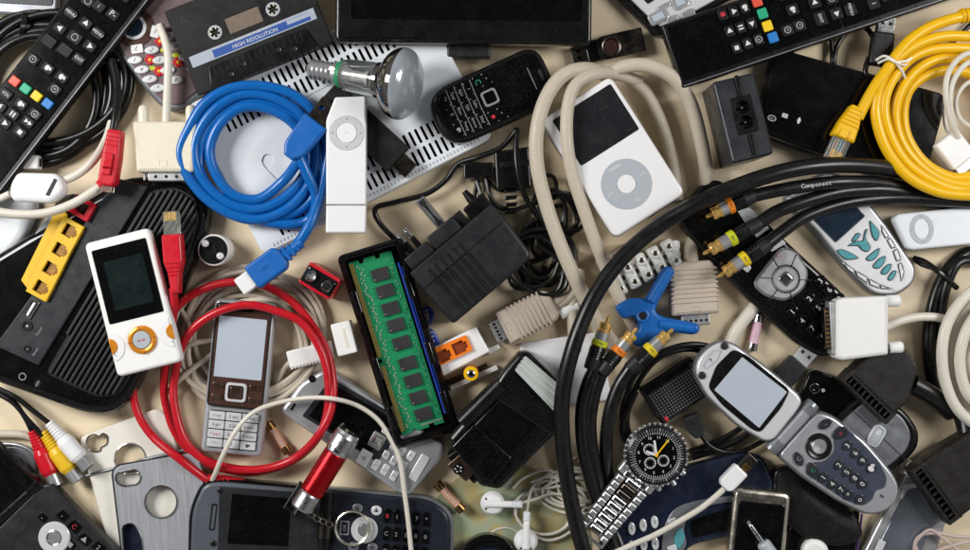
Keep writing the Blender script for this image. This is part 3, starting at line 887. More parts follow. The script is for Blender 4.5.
# ------------------------------------------------------------------ brown and silver phone
cx, cy, w, h, rot = quad((212, 300), (273, 306), (200, 452))
f = Fr(237.5, 378, 9, -5.6, 26)
w, h = 62, 155
t = thing('mobile_phone', 'brown and silver candy bar phone inside the red cable loop', 'mobile phone', f)
b = MB(f); b.prism(rr(w, h, 6), 0, 15, 'silver_paint', 4, 3); b.build('body', t)
b = MB(f); b.prism(rr(54, 102, 4, 0, 22), 15, 17, 'brown_gloss', 1.2); b.build('face_plate', t)
b = MB(f); b.plate(rr(56.5, 104.5, 5, 0, 22), [rr(54.2, 102.2, 4, 0, 22)], 14.8, 17.4, 'chrome'); b.build('trim', t)
b = MB(f); b.prism(rr(48, 61, 1, 0, 30), 17, 17.5, 'lcd_pale', 0.2); b.build('screen', t)  # light reflected in the screen is painted as its pale colour
b = MB(f); b.box(0, 68, 18, 2.5, 17, 17.4, 'satin_black', 1, 0.1); b.build('earpiece', t)
b = MB(f); b.plate(rr(21, 19, 4, 0, -14.5), [rr(16, 14, 3, 0, -14.5)], 17, 19.5, 'silver_white', None, 0.8); b.prism(rr(12.5, 11, 2, 0, -14.5), 17, 18.6, 'bronze', 1); b.build('navigation_key', t)
for x_, y_, m_, c_ in ((-18.5, -8.5, 'bronze', ''), (18.5, -8.5, 'bronze', ''), (-18.5, -20.5, 'bronze', '_'), (18.5, -20.5, 'bronze', '_')):
    key(t, f, x_, y_, 11, 5.5, 17, 18.4, m_, '', 3, r=1.4, local=True)
b = MB(f); b.prism(rr(50, 38, 3, 0, -53), 15, 15.5, 'steel_dark', 0.2); b.build('key_bed', t)
for k, s_ in enumerate(['1 oo', '2 abc', '3 def', '4 ghi', '5 jkl', '6 mno', '7 pqrs', '8 tuv', '9 wxyz', '* +', '0', '# -']):
    key(t, f, (k % 3 - 1) * 16.6, -39.2 - (k // 3) * 9.2, 15.6, 8.2, 15.5, 17.2, 'silver_white', s_, 4.2, 'print_red' if k == 6 else 'print_dark', r=0.8, bev=0.6, local=True)

# ------------------------------------------------------------------ phone covers, lower left
f = Fr(140, 480, 0, 14, 9)
t = thing('phone_cover', 'cream phone cover with a keyhole cut-out under the metal cover', 'phone case', f)
ol = f.ls([(78, 438), (158, 408), (170, 420), (205, 560), (112, 560)])
key_o = smooth_loop(f.ls([(87, 446), (88, 438), (94, 435), (99, 437), (103, 434), (107, 437), (106, 444), (101, 447), (99, 451), (92, 451)]), 4)
circ = ell(15.5, None, 36, *f.l(130, 459))
b = MB(f); b.plate(rpoly(ol, 8), [key_o, circ], 4, 8, 'cream_pale', 'steel', 1.2); b.build('shell', t)
b = MB(f); b.plate(inset(key_o, -1.1), [key_o], 7.6, 9, 'chrome'); b.build('cut_out_rim', t)
b = MB(f); b.ring(15.5, 0.9, 8.3, 'chrome', *f.l(130, 459)); b.build('cut_out_rim', t)
b = MB(f); b.tube([(86, 476, 8.4), (112, 469, 8.6), (150, 458, 8.6), (185, 450, 8.4)], 1.5, 'silver_dark'); b.build('seam_strip', t)
f = Fr(160, 510, 9, 5, 17)
t = thing('phone_cover', 'brushed steel phone cover with round window and chrome edge', 'phone case', f)
ol = f.ls([(112, 472), (118, 466), (192, 453), (200, 458), (214, 580), (126, 590)])
holes = [rpoly(f.ls([(117, 474), (136, 470), (141, 476), (138, 484), (122, 486), (116, 481)]), 5), ell(15.5, None, 40, *f.l(161, 502)), rpoly(f.ls([(123, 526), (132, 523), (140, 534), (144, 560), (138, 575), (126, 570)]), 7)]
b = MB(f); b.plate(rpoly(ol, 8), holes, 4, 7.5, 'brushed_steel', 'chrome', 1.4); b.build('shell', t)
b = MB(f); b.plate(inset(ccw(rpoly(ol, 8)), -1.4), [ccw(rpoly(ol, 8))], 1, 6.5, 'chrome'); b.build('edge_band', t)
for q in holes:
    b = MB(f); b.plate(inset(ccw(q), -1.6), [q], 5, 8.8, 'chrome', None, 0.6); b.build('cut_out_rim', t)
f2 = Fr(134, 548, 8.3, 5, 11)
b = MB(f2); b.prism(rpoly([(-12, -30), (14, -30), (14, 26), (-12, 26)], 5), 0, 2.6, 'navy', 1); 
tag(b.build('blue_badge'), 'dark blue piece showing through the slot of the steel cover', 'badge')

# ------------------------------------------------------------------ red, yellow and white audio plugs
f = Fr(55, 455, 6)
t = thing('audio_video_lead', 'black audio video lead ending in red, yellow and white plugs', 'audio video cable', f)
b = MB(f)
b.tube([(-10, 388, 10), (10, 398, 12), (24, 416, 13), (34, 436, 14)], 2.6, 'rubber_black', 8)
b.tube([(-10, 390, 14), (12, 402, 16), (28, 420, 16), (43, 436, 16)], 2.6, 'rubber_black', 8)
b.tube([(-10, 385, 16), (15, 397, 18), (32, 410, 18), (50, 424, 18)], 2.6, 'rubber_black', 8); b.build('cable', t)
for m_, x0, y0, x1, y1, z_ in (('red_plastic', 32, 431, 56, 484, 12), ('yellow_plastic', 43, 432, 75, 477, 13), ('white_gloss', 49, 423, 86, 465, 17)):
    a = math.degrees(math.atan2(-(y1 - y0), x1 - x0))
    fp = Fr(x0, y0, z_, a, z_); L_ = math.dist((x0, y0), (x1, y1)) * 1.0
    b = MB(fp)
    pr = [(0, 4.2, m_)]
    for k in range(6): pr += [(1 + k * 3.2, 5 + k * 0.35, m_), (2.8 + k * 3.2, 5 + k * 0.35, m_), (3 + k * 3.2, 4 + k * 0.4, m_)]
    pr += [(21, 7.5, m_), (26, 8.8, m_), (44, 8.8, m_), (48, 7, m_)]
    b.lathe(pr, axis='x', seg=20); pl = b.build('plug', t)
    b = MB(fp); b.lathe([(47, 6.9, 'steel'), (60, 6.9, 'steel'), (60.2, 5.6, 'shadow_hole'), (52, 5.0, 'shadow_hole')], axis='x', seg=22, cap=False)
    b.lathe([(50, 5, m_), (53, 5, m_), (53.2, 1.4, 'gold'), (57, 1.2, 'gold'), (58, 0.3, 'gold')], axis='x', seg=14); b.build('metal_tip', pl)

# cream loop and grey dome, far left
f = Fr(12, 450, 0)
t = thing('cream_lead', 'thick cream lead looping behind the black folding phone', 'cable', f)
b = MB(f); b.tube([(-20, 436, 6), (5, 434, 6), (28, 436, 6), (44, 446, 6), (52, 466, 5), (54, 490, 4)], 4.2, 'beige_cable'); b.tube([(-20, 448, 5), (8, 444, 5), (30, 450, 5), (42, 468, 4)], 2.2, 'steel'); b.build('cable', t)
f = Fr(14, 466, 0)
t = thing('silver_disc', 'dull grey disc half covered by the black folding phone', 'disc', f)
b = MB(f); b.prism(ell(24, 21, 36), 0, 5, 'silver_dark', 2); b.build('disc', t)
b = MB(f); b.prism(ell(15, 13, 30), 5, 6, 'steel', 0.5); b.build('inner_disc', t)

# ------------------------------------------------------------------ black folding phone, bottom left corner
f = Fr(40, 520, 10, -41, 28)
t = thing('folding_phone', 'open black folding phone with silver round pad at the bottom corner', 'mobile phone', f)
b = MB(f); b.prism(rpoly(f.ls([(40, 486), (50, 484), (134, 572), (20, 640), (-40, 560), (0, 526)]), 4), 0, 16, 'charcoal', 2.2, 2); b.build('keypad_half', t)
b = MB(f); b.prism(rpoly(f.ls([(-6, 441), (38, 484), (2, 520), (-50, 560), (-60, 480)]), 4), 4, 18, 'gloss_black', 2.2, 2); lid = b.build('lid', t)
b = MB(f); b.prism(rpoly(f.ls([(-8, 455), (22, 486), (-2, 508), (-46, 545), (-50, 480)]), 2), 18, 18.4, 'lcd_black', 0.1); b.build('screen', lid)
fp = Fr(38, 484, 22, 222, 26)
b = MB(fp); b.lathe([(-2, 7.5, 'gloss_black'), (12, 6.5, 'satin_black'), (12.5, 5.6, 'satin_black'), (13, 6.5, 'satin_black'), (38, 6.5, 'satin_black'), (38.5, 5.6, 'satin_black'), (39, 6.5, 'satin_black'), (80, 6.5, 'satin_black')], axis='x', seg=20); b.build('hinge', t)
b = MB(f); q = f.l(54, 538); b.plate(ell(16, None, 40, *q), [ell(7.5, None, 30, *q)], 16, 18.5, 'silver_white', None, 1); b.ring(7.2, 1, 18, 'chrome', *q, 30); b.prism(ell(6.6, None, 28, *q), 16, 18.2, 'steel', 0.6); b.build('navigation_pad', t)
for px, py, w_, h_, s_, m_ in ((62, 516, 10, 9, '-', 'print_grey'), (74, 527, 12, 10, 'C', 'print_red'), (84, 540, 12, 9, '^', 'print_grey'), (98, 548, 12, 9, '2', 'print_grey'), (78, 556, 12, 9, '1', 'print_grey'), (34, 556, 11, 9, '<', 'print_green'), (112, 560, 12, 9, '3', 'print_grey'), (70, 545, 9, 7, '_', 'print_grey'), (91, 561, 11, 8, '4', 'print_grey'), (42, 518, 9, 7, '-', 'print_grey')):
    key(t, f, px, py, w_, h_, 16, 17.6, 'lcd_black', s_, 7, m_, r=0.8)

# ------------------------------------------------------------------ open black phone at the bottom with screen half and keypad half
f = Fr(320, 528, 0, -4, 22)
t = thing('folding_phone', 'open grey black folding phone under the red pocket torch', 'mobile phone', f)
b = MB(f); b.prism(rpoly(f.ls([(191, 510), (203, 484), (220, 482), (322, 491), (324, 585), (188, 585)]), [16, 10, 8, 3, 3, 3]), 0, 20, 'grey_blue', 3.5, 2); lid = b.build('screen_half', t)
b = MB(f); b.plate(rpoly(f.ls([(188, 510), (201, 482), (220, 479.5), (325, 489), (327, 588), (186, 588)]), [18, 12, 8, 3, 3, 3]), [rpoly(f.ls([(192, 511), (204, 485), (221, 483), (321, 492), (323, 584), (189, 584)]), [16, 10, 8, 3, 3, 3])], 2, 18, 'gloss_black', None, 1.4); b.build('edge_band', lid)
b = MB(f); b.prism(rpoly(f.ls([(219, 487), (318, 494), (320, 580), (217, 580)]), 2), 20, 20.7, 'charcoal', 0.3); b.build('bezel', lid)
b = MB(f); b.prism(rpoly(f.ls([(232, 494), (291, 499), (288, 547), (227, 544)]), 0.6), 20.7, 21, 'lcd_black', 0.1); b.build('screen', lid)
b = MB(f); b.plate(rpoly(f.ls([(211.5, 504), (217, 504.5), (214, 531), (208.5, 530.5)]), 1.5), [rpoly(f.ls([(212.5, 505.5), (216, 506), (213.2, 529.8), (209.7, 529.2)]), 1)], 20, 20.5, 'satin_black'); b.build('earpiece', lid)
for px, py in ((220, 491), (213, 544)):
    b = MB(f); b.prism(ell(3, None, 16, *f.l(px, py)), 20, 21.6, 'satin_black', 1.2); b.build('rubber_stop', lid)
b = MB(f); b.prism(rpoly(f.ls([(326, 491), (430, 501), (450, 516), (450, 590), (326, 590)]), [3, 10, 12, 3, 3]), 0, 17, 'ink_blue', 3, 2); kp = b.build('keypad_half', t)
b = MB(f); b.plate(rpoly(f.ls([(325, 489), (431, 498.5), (453, 515), (453, 592), (325, 592)]), [3, 10, 12, 3, 3]), [rpoly(f.ls([(327, 492.5), (430, 502), (449, 517), (449, 588), (327, 588)]), [3, 10, 12, 3, 3])], 2, 14, 'silver_dark', None, 1); b.build('edge_band', kp)
b = MB(f); x_, y_ = f.l(327, 494); b.lathe([(-100, 7, 'satin_black'), (-46, 7, 'satin_black'), (-45, 8, 'steel_dark'), (-32, 8, 'steel_dark'), (-31, 7, 'satin_black'), (2, 7, 'satin_black')], x_, y_, 17, 'y', 20); b.build('hinge', t)
q = f.l(364, 531); b = MB(f); b.plate(ell(13.5, None, 40, *q), [ell(6.5, None, 28, *q)], 17, 18.8, 'silver_white', None, 0.8); b.prism(ell(6, 6, 26, *q), 17, 18, 'steel', 0.6)
b.build('navigation_pad', kp)
for px, py, s_ in ((357, 509.5, '_'), (376, 511.5, '^'), (353, 548, '_'), (372, 549, '_')):
    key(kp, f, px, py, 11, 10, 17, 18.5, 'silver_white' if s_ == '^' else 'silver_dark', s_, 5, 'print_dark', 'e')
b = MB(f); b.plate(rr(9, 14, 1, *f.l(344, 529)), [rr(7, 12, 0.8, *f.l(344, 529))], 17, 17.5, 'print_grey'); b.text('OK', *f.l(344, 529), 17.2, 5, 'print_grey', 90); b.build('side_key', kp)
for r_ in range(3):
    for c_ in range(5):
        px, py = 387 + c_ * 9.8 - r_ * 1.0, 517 + r_ * 17.5 + c_ * 0.9
        key(kp, f, px, py, 7.6, 14.5, 17, 18.6, 'lcd_black', ['B', '1', '4', '7', '*', 'C', '2', '5', '8', '0', 'D', '3', '6', '9', '#'][r_ * 5 + c_], 6, 'print_red' if (r_, c_) == (0, 0) else 'print_grey', r=2.5)

# ------------------------------------------------------------------ pocket torch with key ring
f = Fr(303, 506, 24, 58 - 90, 36)
t = thing('pocket_torch', 'red pocket torch with knurled silver ends and a key ring', 'torch', f)
zc = 13
b = MB(f); b.lathe([(16, 11.6, 'red_metal'), (18, 12.2, 'red_metal'), (62, 12.2, 'red_metal'), (64, 11.4, 'red_metal')], 0, 0, zc, 'y', 28); b.build('barrel', t)
b = MB(f); pr = [(62, 11.6, 'chrome'), (65, 12.6, 'chrome'), (68, 12.6, 'knurled'), (69, 13.2, 'knurled'), (82, 13.2, 'knurled'), (84, 12.4, 'steel'), (87, 11.5, 'steel'), (87.2, 10, 'steel_dark'), (84, 9, 'steel_dark')]
b.lathe(pr, 0, 0, zc, 'y', 28); b.build('head', t)
b = MB(f); b.lathe([(-3, 10.5, 'steel'), (-1, 12, 'knurled'), (14, 12, 'knurled'), (16.5, 11, 'chrome')], 0, 0, zc, 'y', 28); b.lathe([(-13, 5, 'satin_black'), (-10, 7, 'satin_black'), (-3, 7, 'satin_black')], 0, 0, zc, 'y', 18); b.build('tail_cap', t)
b = MB(f); b.prism(rr(4, 32, 1.5, -14.5, 2), 4, 9, 'satin_black', 1.5); b.prism(rr(10, 4, 1, -10, -11), 4, 9, 'satin_black', 1); b.build('clip', t)
b = MB(f)
for k, (px, py, a) in enumerate(((310, 516, 30), (316, 520, 20), (322, 523, -10), (328, 526, 15))):
    q = f.l(px, py); b.ring(3.6, 0.9, 7 - k, 'pale_gold', *q, 16, 6, 1, 0.75)
b.build('chain', t)
b = MB(f); q = f.l(351, 531); b.ring(17, 1.3, -2, 'pale_gold', *q, 48, 8); b.ring(17, 1.3, -0.6, 'pale_gold', *q, 48, 8); b.build('key_ring', t)

# ------------------------------------------------------------------ silver slider phone
f = Fr(356, 427, 0, 59.5, 20)
t = thing('slider_phone', 'silver slider phone with black screen beneath the memory module tray', 'mobile phone', f)
ol = f.ls([(279, 412), (300, 383), (322, 370), (332, 371), (446, 446), (441, 460), (409, 497), (398, 494)])
b = MB(f); b.prism(rpoly(ol, 7), 0, 19, 'silver_paint', 4, 3); b.build('body', t)
b = MB(f); b.prism(rpoly(f.ls([(302, 416), (331, 378), (409, 424), (377, 462)]), 2), 19, 19.6, 'slate', 0.2); b.prism(rpoly(f.ls([(309, 416), (333, 384), (396, 421), (368, 455)]), 1), 19.6, 19.8, 'lcd_black'); b.build('screen', t)
q = f.l(312, 379); b = MB(f); b.prism(ell(3.6, None, 18, *q), 19, 19.8, 'satin_black', 0.3); b.build('camera_eye', t)
b = MB(f); b.box(*f.l(293, 407), 8, 2.2, 19, 19.4, 'satin_black', 0.8, 0, 0); b.prism(ell(1.3, None, 10, *f.l(300, 397)), 19, 19.4, 'satin_black'); b.build('earpiece', t)
q = f.l(377, 441); b = MB(f); b.prism(rr(16, 14, 1.5, *q), 19, 20, 'steel', 0.3); b.lathe([(20, 7, 'chrome'), (22.5, 3, 'chrome'), (24, 2.4, 'chrome'), (25, 0.5, 'chrome')], q[0], q[1], 0, 'z', 4, 45); b.build('navigation_key', t)
for px, py, w_, h_, s_ in ((364, 458, 13, 17, '^'), (386, 431, 8, 8, ''), (376, 465, 7, 12, '1'), (386, 455, 7, 9, '4'), (394, 446, 7, 9, '7'), (385, 470, 7, 12, '2'), (394, 461, 7, 10, '5'), (402, 451, 7, 10, '8'), (394, 476, 7, 11, '3'), (403, 466, 7, 10, '6'), (411, 456, 7, 11, '9'), (419, 468, 12, 30, ''), (400, 440, 8, 8, '*')):
    key(t, f, px, py, (h_ if h_ < 30 else 30) * 0.95, (w_ if h_ < 30 else 10) * 0.95, 19, 20, 'silver_white', s_, 6, 'print_grey', r=1.5, bev=0.5)

f = Fr(330, 400, 20)
t = thing('thin_cable', 'thin white cable arching over the silver slider phone', 'cable', f)
b = MB(f); b.tube([(200, 512, 8), (209, 488, 9), (215, 474, 22), (224, 453, 33), (238, 428, 34), (256, 411, 33), (282, 402, 30), (308, 398, 34), (334, 399, 42), (358, 406, 31), (378, 420, 26), (391, 440, 24), (400, 462, 24), (404, 490, 24), (408, 520, 24), (414, 580, 24)], 2.35, 'white_cable', 10)
b.build('cable', t)

# three glass fuses
def fuse(x0, y0, x1, y1, z, cap, paper, lab):
    a = math.degrees(math.atan2(-(y1 - y0), x1 - x0)); L_ = math.dist((x0, y0), (x1, y1))
    f = Fr((x0 + x1) / 2, (y0 + y1) / 2, z, a, z + 6)
    t = thing('glass_fuse', lab, 'fuse', f, 'loose cartridge fuses on the table')
    for s_ in (-1, 1):
        b = MB(f); e0, e1 = (L_ / 2 - 8, L_ / 2)
        b.lathe([(e0, 5.2, cap), (e1 - 0.8, 5.2, cap), (e1, 4.4, cap)] if s_ > 0 else [(-e1, 4.4, cap), (-e1 + 0.8, 5.2, cap), (-e0, 5.2, cap)], 0, 0, 5.4, 'x', 20); b.build('end_cap', t)
    b = MB(f); b.lathe([(-L_ / 2 + 7, 4.5, paper), (L_ / 2 - 7, 4.5, paper)], 0, 0, 5.4, 'x', 20)
    for k in range(7): b.text('F5A250V'[k], -L_ / 2 + 9.5 + k * (L_ - 19) / 6, 0, 10.1, 4.6, 'print_white')
    b.build('tube', t)
fuse(267.5, 423, 289, 453, 0, 'brass', 'copper_paper', 'brass capped cartridge fuse left of the silver slider phone')
fuse(436.5, 483, 463, 511, 3, 'brass', 'copper_paper', 'brass capped cartridge fuse lying on the clear disc')
fuse(759.5, 314, 752, 351, 0, 'chrome', 'pink_paper', 'silver capped cartridge fuse with a pink middle')
# ------------------------------------------------------------------ tablet along the top edge
f = Fr(464, -30, 26, -0.6, 44)
t = thing('tablet_computer', 'black tablet computer lying along the top edge of the pile', 'tablet', f)
b = MB(f); b.prism(rr(257, 145, 7), 0, 16, 'satin_black', 3, 3); b.build('casing', t)
b = MB(f); b.plate(rr(249, 137, 6), [rr(231, 110, 3, 3, 5)], 15.5, 17.6, 'satin_black', None, 0.8); b.build('bezel', t)
b = MB(f); b.prism(rr(232, 111, 2, 3, 5), 16, 16.6, 'lcd_black'); b.build('screen', t)
f2 = Fr(469, 46, 12, -1, 26)
b = MB(f2); b.prism(rr(44, 22, 3, 0, 0), 0, 13, 'charcoal', 2); b.build('stand_foot', t)

# ------------------------------------------------------------------ reflector bulb
f = Fr(307, 66, 25, -11.5, 52, ry=-15)
t = thing('light_bulb', 'silvered reflector light bulb lying on the white vented box', 'light bulb', f)
zc = 11
b = MB(f); pr = [(0, 3.5, 'steel_dark'), (2, 5, 'steel_dark'), (4, 8.5, 'steel')]
for k in range(5): pr += [(5 + k * 5, 9.4, 'steel'), (7.2 + k * 5, 10.8, 'steel'), (9.6 + k * 5, 9.4, 'steel')]
pr += [(31, 11.2, 'steel'), (37, 12.5, 'steel')]
b.lathe(pr, 0, 0, zc, 'x', 30); b.build('screw_cap', t)
b = MB(f); b.lathe([(36, 12.8, 'pcb_green'), (38, 14.2, 'pcb_green'), (41, 14.9, 'pcb_green')], 0, 0, zc, 'x', 30, cap=False)
b.prism(ell(4, 3, 14, 33, 2), zc + 9, zc + 13, 'pale_gold', 1); b.build('cement_ring', t)
b = MB(f); b.lathe([(40, 14.6, 'clear_glass'), (46, 16, 'clear_glass'), (76, 17.4, 'clear_glass'), (82, 18, 'clear_glass')], 0, 0, zc, 'x', 36, cap=False)
b.build('glass_neck', t)
b = MB(f); b.lathe([(36, 9, 'white_satin'), (44, 8, 'milky_plastic'), (52, 4, 'milky_plastic'), (66, 3.5, 'milky_plastic'), (70, 5.5, 'milky_plastic')], 0, 0, zc, 'x', 18)
b.build('glass_stem', t)
b = MB(f); b.tube([(44, 6, zc + 2), (60, 7, zc + 3), (78, 10, zc + 4)], 0.8, 'steel', 6, 6, True); b.tube([(44, -6, zc + 2), (60, -7, zc + 3), (78, -10, zc + 4)], 0.8, 'steel', 6, 6, True); b.build('support_wire', t)
b = MB(f)
pr = [(78, 17.9, 'mirror_coat'), (82, 18.6, 'mirror_coat')]
for k in range(14):
    a = R(-62 + k * 62 / 13)
    pr.append((104 + 23 * math.sin(a), 36 * math.cos(a) ** 0.9, 'mirror_coat'))
b.lathe(pr, 0, 0, zc, 'x', 52, cap=False); b.build('silvered_bowl', t)
b = MB(f); pr = []
for k in range(14):
    a = k / 13 * math.pi / 2
    pr.append((104 + 17 * math.sin(a), 36 * math.cos(a) ** 0.75 if k < 13 else 0.01, 'milky_glass'))
b.lathe(pr, 0, 0, zc, 'x', 52, cap=False); b.build('frosted_front', t)

# ------------------------------------------------------------------ black stick with a metal plug
f = Fr(362, 126, 25, -42.7, 40)
t = thing('streaming_stick', 'matte black streaming stick lying under the white clip player', 'streaming stick', f)
b = MB(f); b.prism(rr(98, 33, 3), 0, 13, 'matte_black', 1.5, 1.5); b.build('body', t)
b = MB(f); b.prism(rpoly([(48, -9), (66, -9), (66, 9), (48, 9)], 1), 2, 11, 'steel_dark', 1); b.build('metal_plug', t)

f = Fr(346, 165, 40, 0, 52)
t = thing('clip_music_player', 'white stick music player standing upright beside the blue cable coil', 'music player', f)
b = MB(f); b.prism(rpoly(f.ls([(335, 97), (366, 96), (366, 204.6), (326, 204.6), (326, 120)]), [2, 3, 0.4, 0.4, 3]), 0, 13, 'white_gloss', 2, 2); b.build('body', t)
b = MB(f); b.prism(rpoly(f.ls([(326, 205.4), (366, 205.4), (365.5, 233), (325.5, 233)]), [0.4, 0.4, 2, 2]), 0, 13, 'white_gloss', 2, 2); b.build('end_cap', t)
q = f.l(347, 133)
b = MB(f); b.plate(ell(17.2, None, 44, *q), [ell(10.5, None, 34, *q)], 13, 13.6, 'silver_white', None, 0.2); b.ring(17, 0.35, 13.2, 'wheel_grey', *q, 44, 5)
for k in range(4): b.tri(q[0] + 14 * math.cos(R(90 * k)), q[1] + 14 * math.sin(R(90 * k)), 13.75, 1.3, 'print_grey', 90 * k)
b.build('control_ring', t)
b = MB(f); b.prism(ell(10, None, 34, *q), 12.6, 14.2, 'white_gloss', 0.8); b.text('>=', *q, 14.3, 3.6, 'wheel_grey'); b.build('play_button', t)

# ------------------------------------------------------------------ blue data cable
f = Fr(255, 160, 30)
t = thing('data_cable', 'bright blue data cable wound in a coil on the white vented box', 'data cable', f)
b = MB(f)
p = [(264, 262, 46), (283, 256, 46), (298, 243, 44), (311, 222, 42), (320, 196, 36), (326, 168, 32), (327, 142, 32), (316, 114, 36), (292, 94, 40), (262, 86, 43), (232, 88, 44), (206, 102, 44), (190, 126, 43), (180, 152, 42), (188, 176, 41), (208, 200, 40), (236, 216, 38), (262, 219, 36),
     (288, 208, 34), (308, 186, 32), (316, 160, 31), (313, 132, 33), (296, 110, 36), (268, 96, 40), (240, 95, 42), (214, 110, 43), (198, 134, 42), (195, 158, 41), (206, 184, 39), (230, 204, 37), (258, 209, 35), (284, 198, 33), (304, 174, 31), (306, 146, 32),
     (292, 122, 34), (266, 108, 37), (240, 108, 40), (220, 124, 41), (210, 148, 40), (215, 172, 38), (232, 194, 36), (258, 199, 34), (282, 182, 36), (296, 164, 44), (300, 154, 47)]
b.tube(p, 5.1, 'blue_cable', 12)
p = [(299, 156, 47), (306, 172, 44), (316, 196, 36), (312, 216, 32), (296, 224, 30), (268, 222, 32), (240, 212, 34), (214, 194, 36), (200, 170, 37), (203, 142, 38), (218, 118, 38), (244, 103, 37), (272, 104, 34), (300, 122, 31), (318, 150, 29), (320, 178, 29), (308, 204, 29), (284, 216, 29), (252, 214, 30), (222, 200, 31), (196, 178, 32), (188, 150, 33), (196, 124, 34), (218, 104, 34), (246, 92, 33), (276, 92, 31)]
b.tube(p, 5.1, 'blue_cable', 12)
b.build('cable', t)
fp = Fr(302, 138, 42, -38, 56)
b = MB(fp); b.prism(rpoly([(-12, -14), (-5, -24), (5, -24), (12, -14), (14, 22), (-14, 22)], [4, 2, 2, 4, 1.5, 1.5]), 0, 13, 'blue_plastic', 2.5, 2); pl = b.build('plug_body', t)
b = MB(fp); b.plate(rr(23, 26, 0.6, 1, 33), [rr(5, 5, 0.4, -4, 36), rr(5, 5, 0.4, 6, 36)], 8, 9, 'steel_dark'); b.prism(rr(21, 25, 0.5, 1, 33), 3, 5.5, 'blue_plastic'); b.box(-10.2, 33, 1, 26, 2, 8.2, 'steel_dark', 0.2, 0); b.box(12.2, 33, 1, 26, 2, 8.2, 'steel_dark', 0.2, 0); b.box(1, 33, 23, 26, 1.6, 2.2, 'steel_dark', 0.3, 0); b.build('metal_plug', pl)
fp = Fr(267, 267, 36, 36, 50)
b = MB(fp); b.prism(rpoly([(-19, -13), (15, -13), (20, -8), (20, 8), (15, 13), (-19, 13)], 2.5), 0, 17, 'blue_plastic', 2.5, 2)
for k in range(3): b.prism(rr(3.6, 16 - 3 * k, 1.5, 23 + k * 6, 0), 2, 15 - k, 'blue_plastic', 1)
b.lathe([(18, 5.6, 'blue_plastic'), (42, 5.2, 'blue_plastic')], 0, 0, 8.5, 'x', 16)
b.ring(2.2, 0.35, 17.1, 'blue_cable', -2, 0, 14, 4); b.box(-2, 0, 12, 0.7, 17, 17.3, 'blue_cable', 0.1, 0)
pl = b.build('plug_body', t)
b = MB(fp); b.prism(rpoly([(-35, -9), (-19, -9), (-19, 9), (-35, 9)], 1), 2, 14, 'white_gloss', 1); b.prism(rr(12, 19, 0.5, -27, 0), 1, 1.8, 'steel'); b.build('white_tip', pl)

# ------------------------------------------------------------------ small black phone with rounded ends
f = Fr(491, 97, 25, -65.6, 43)
t = thing('mobile_phone', 'glossy black candy bar phone right of the light bulb', 'mobile phone', f)
b = MB(f); b.prism(rpoly([(-31, -62), (31, -62), (31, 64), (-31, 64)], [30, 30, 20, 20], 8), 0, 17, 'satin_black', 6, 4, seg=4); b.build('body', t)
b = MB(f); b.prism(rpoly([(-27, -54), (27, -54), (27, 60), (-27, 60)], [26, 26, 16, 16], 8), 17, 18, 'gloss_black', 0.6); b.build('face_plate', t)
b = MB(f); b.box(0, 45, 24, 1.2, 18, 18.3, 'silver_dark', 0.4, 0); b.prism(rr(12, 3, 1.4, 0, 55), 18, 18.3, 'charcoal', 0.1); b.build('earpiece', t)
b = MB(f); b.plate(rr(16, 16, 3.5, 0, -1), [rr(12, 12, 2.6, 0, -1)], 18, 19.4, 'silver_paint', None, 0.5); b.prism(rr(11.4, 11.4, 2.5, 0, -1), 18, 18.7, 'gloss_black', 0.4); b.build('navigation_key', t)
for x_, y_, s_, m_ in ((-19, 4, '-', 'print_grey'), (19, 4, '-', 'print_grey'), (-19, -6, 'C', 'print_green'), (19, -6, '_', 'print_red')):
    key(t, f, x_, y_, 14, 8, 18, 19, 'lcd_black', s_, 8 if s_ != '_' else 5, m_, r=2, local=True)
for k, s_ in enumerate(['1', '2abc', '3def', '4ghi', '5jkl', '6mno', '7pqr', '8tuv', '9wxy', '*+', '0', '#']):
    key(t, f, (k % 3 - 1) * 16.5, -17 - (k // 3) * 8.6, 15.4, 7, 18, 19, 'lcd_black', s_, 4.6, 'print_grey', r=1.6, local=True)
b = MB(f)
for k in range(4): b.tube([(-25, -12.6 - k * 8.6, 18.4), (0, -13.2 - k * 8.6, 18.4), (25, -12.6 - k * 8.6, 18.4)], 0.35, 'print_grey', 5, 4, True)
b.build('key_divider', t)

# ------------------------------------------------------------------ thin black lead with two little plugs
f = Fr(510, 175, 0)
t = thing('power_lead', 'tangled thin black lead between the plug adapter and beige cable', 'power lead', f)
b = MB(f)
b.tube([(412, 252, 6), (396, 240, 8), (379, 222, 10), (376, 208, 12), (396, 202, 12), (426, 194, 12), (446, 180, 14), (458, 164, 16), (478, 157, 22), (500, 148, 26), (512, 136, 28), (517, 130, 30), (516, 150, 34), (518, 172, 36), (525, 196, 32), (536, 214, 20), (548, 230, 12), (544, 256, 8), (530, 262, 6)], 2.7, 'rubber_black')
b.tube([(456, 166, 14), (472, 164, 18), (486, 166, 18), (498, 172, 16)], 2.4, 'rubber_black')
b.tube([(478, 180, 6), (474, 200, 8), (476, 215, 8)], 2.3, 'rubber_black')
b.tube([(486, 180, 10), (500, 190, 12), (520, 188, 12), (536, 178, 14), (552, 176, 16), (556, 190, 14), (545, 206, 12), (530, 226, 12)], 2.2, 'rubber_black')
for k in range(6):
    b.tube(loops(540, 250 + k * 2, 22 + k * 2, 26 - k, 30 * k, 1.3, 5 + k * 3, 8 + k * 3, 9, 40 * k, 20 + k, 40), 2.3, 'rubber_black', 8)
for k in range(5):
    b.tube(loops(548 + 3 * k, 228 - 5 * k, 15 + 2 * k, 30 - 3 * k, -30 + 22 * k, 1.1, 6 + k * 3, 12 + k * 3, 7, 70 * k, 60 + k, 40), 2.2, 'rubber_black', 8)
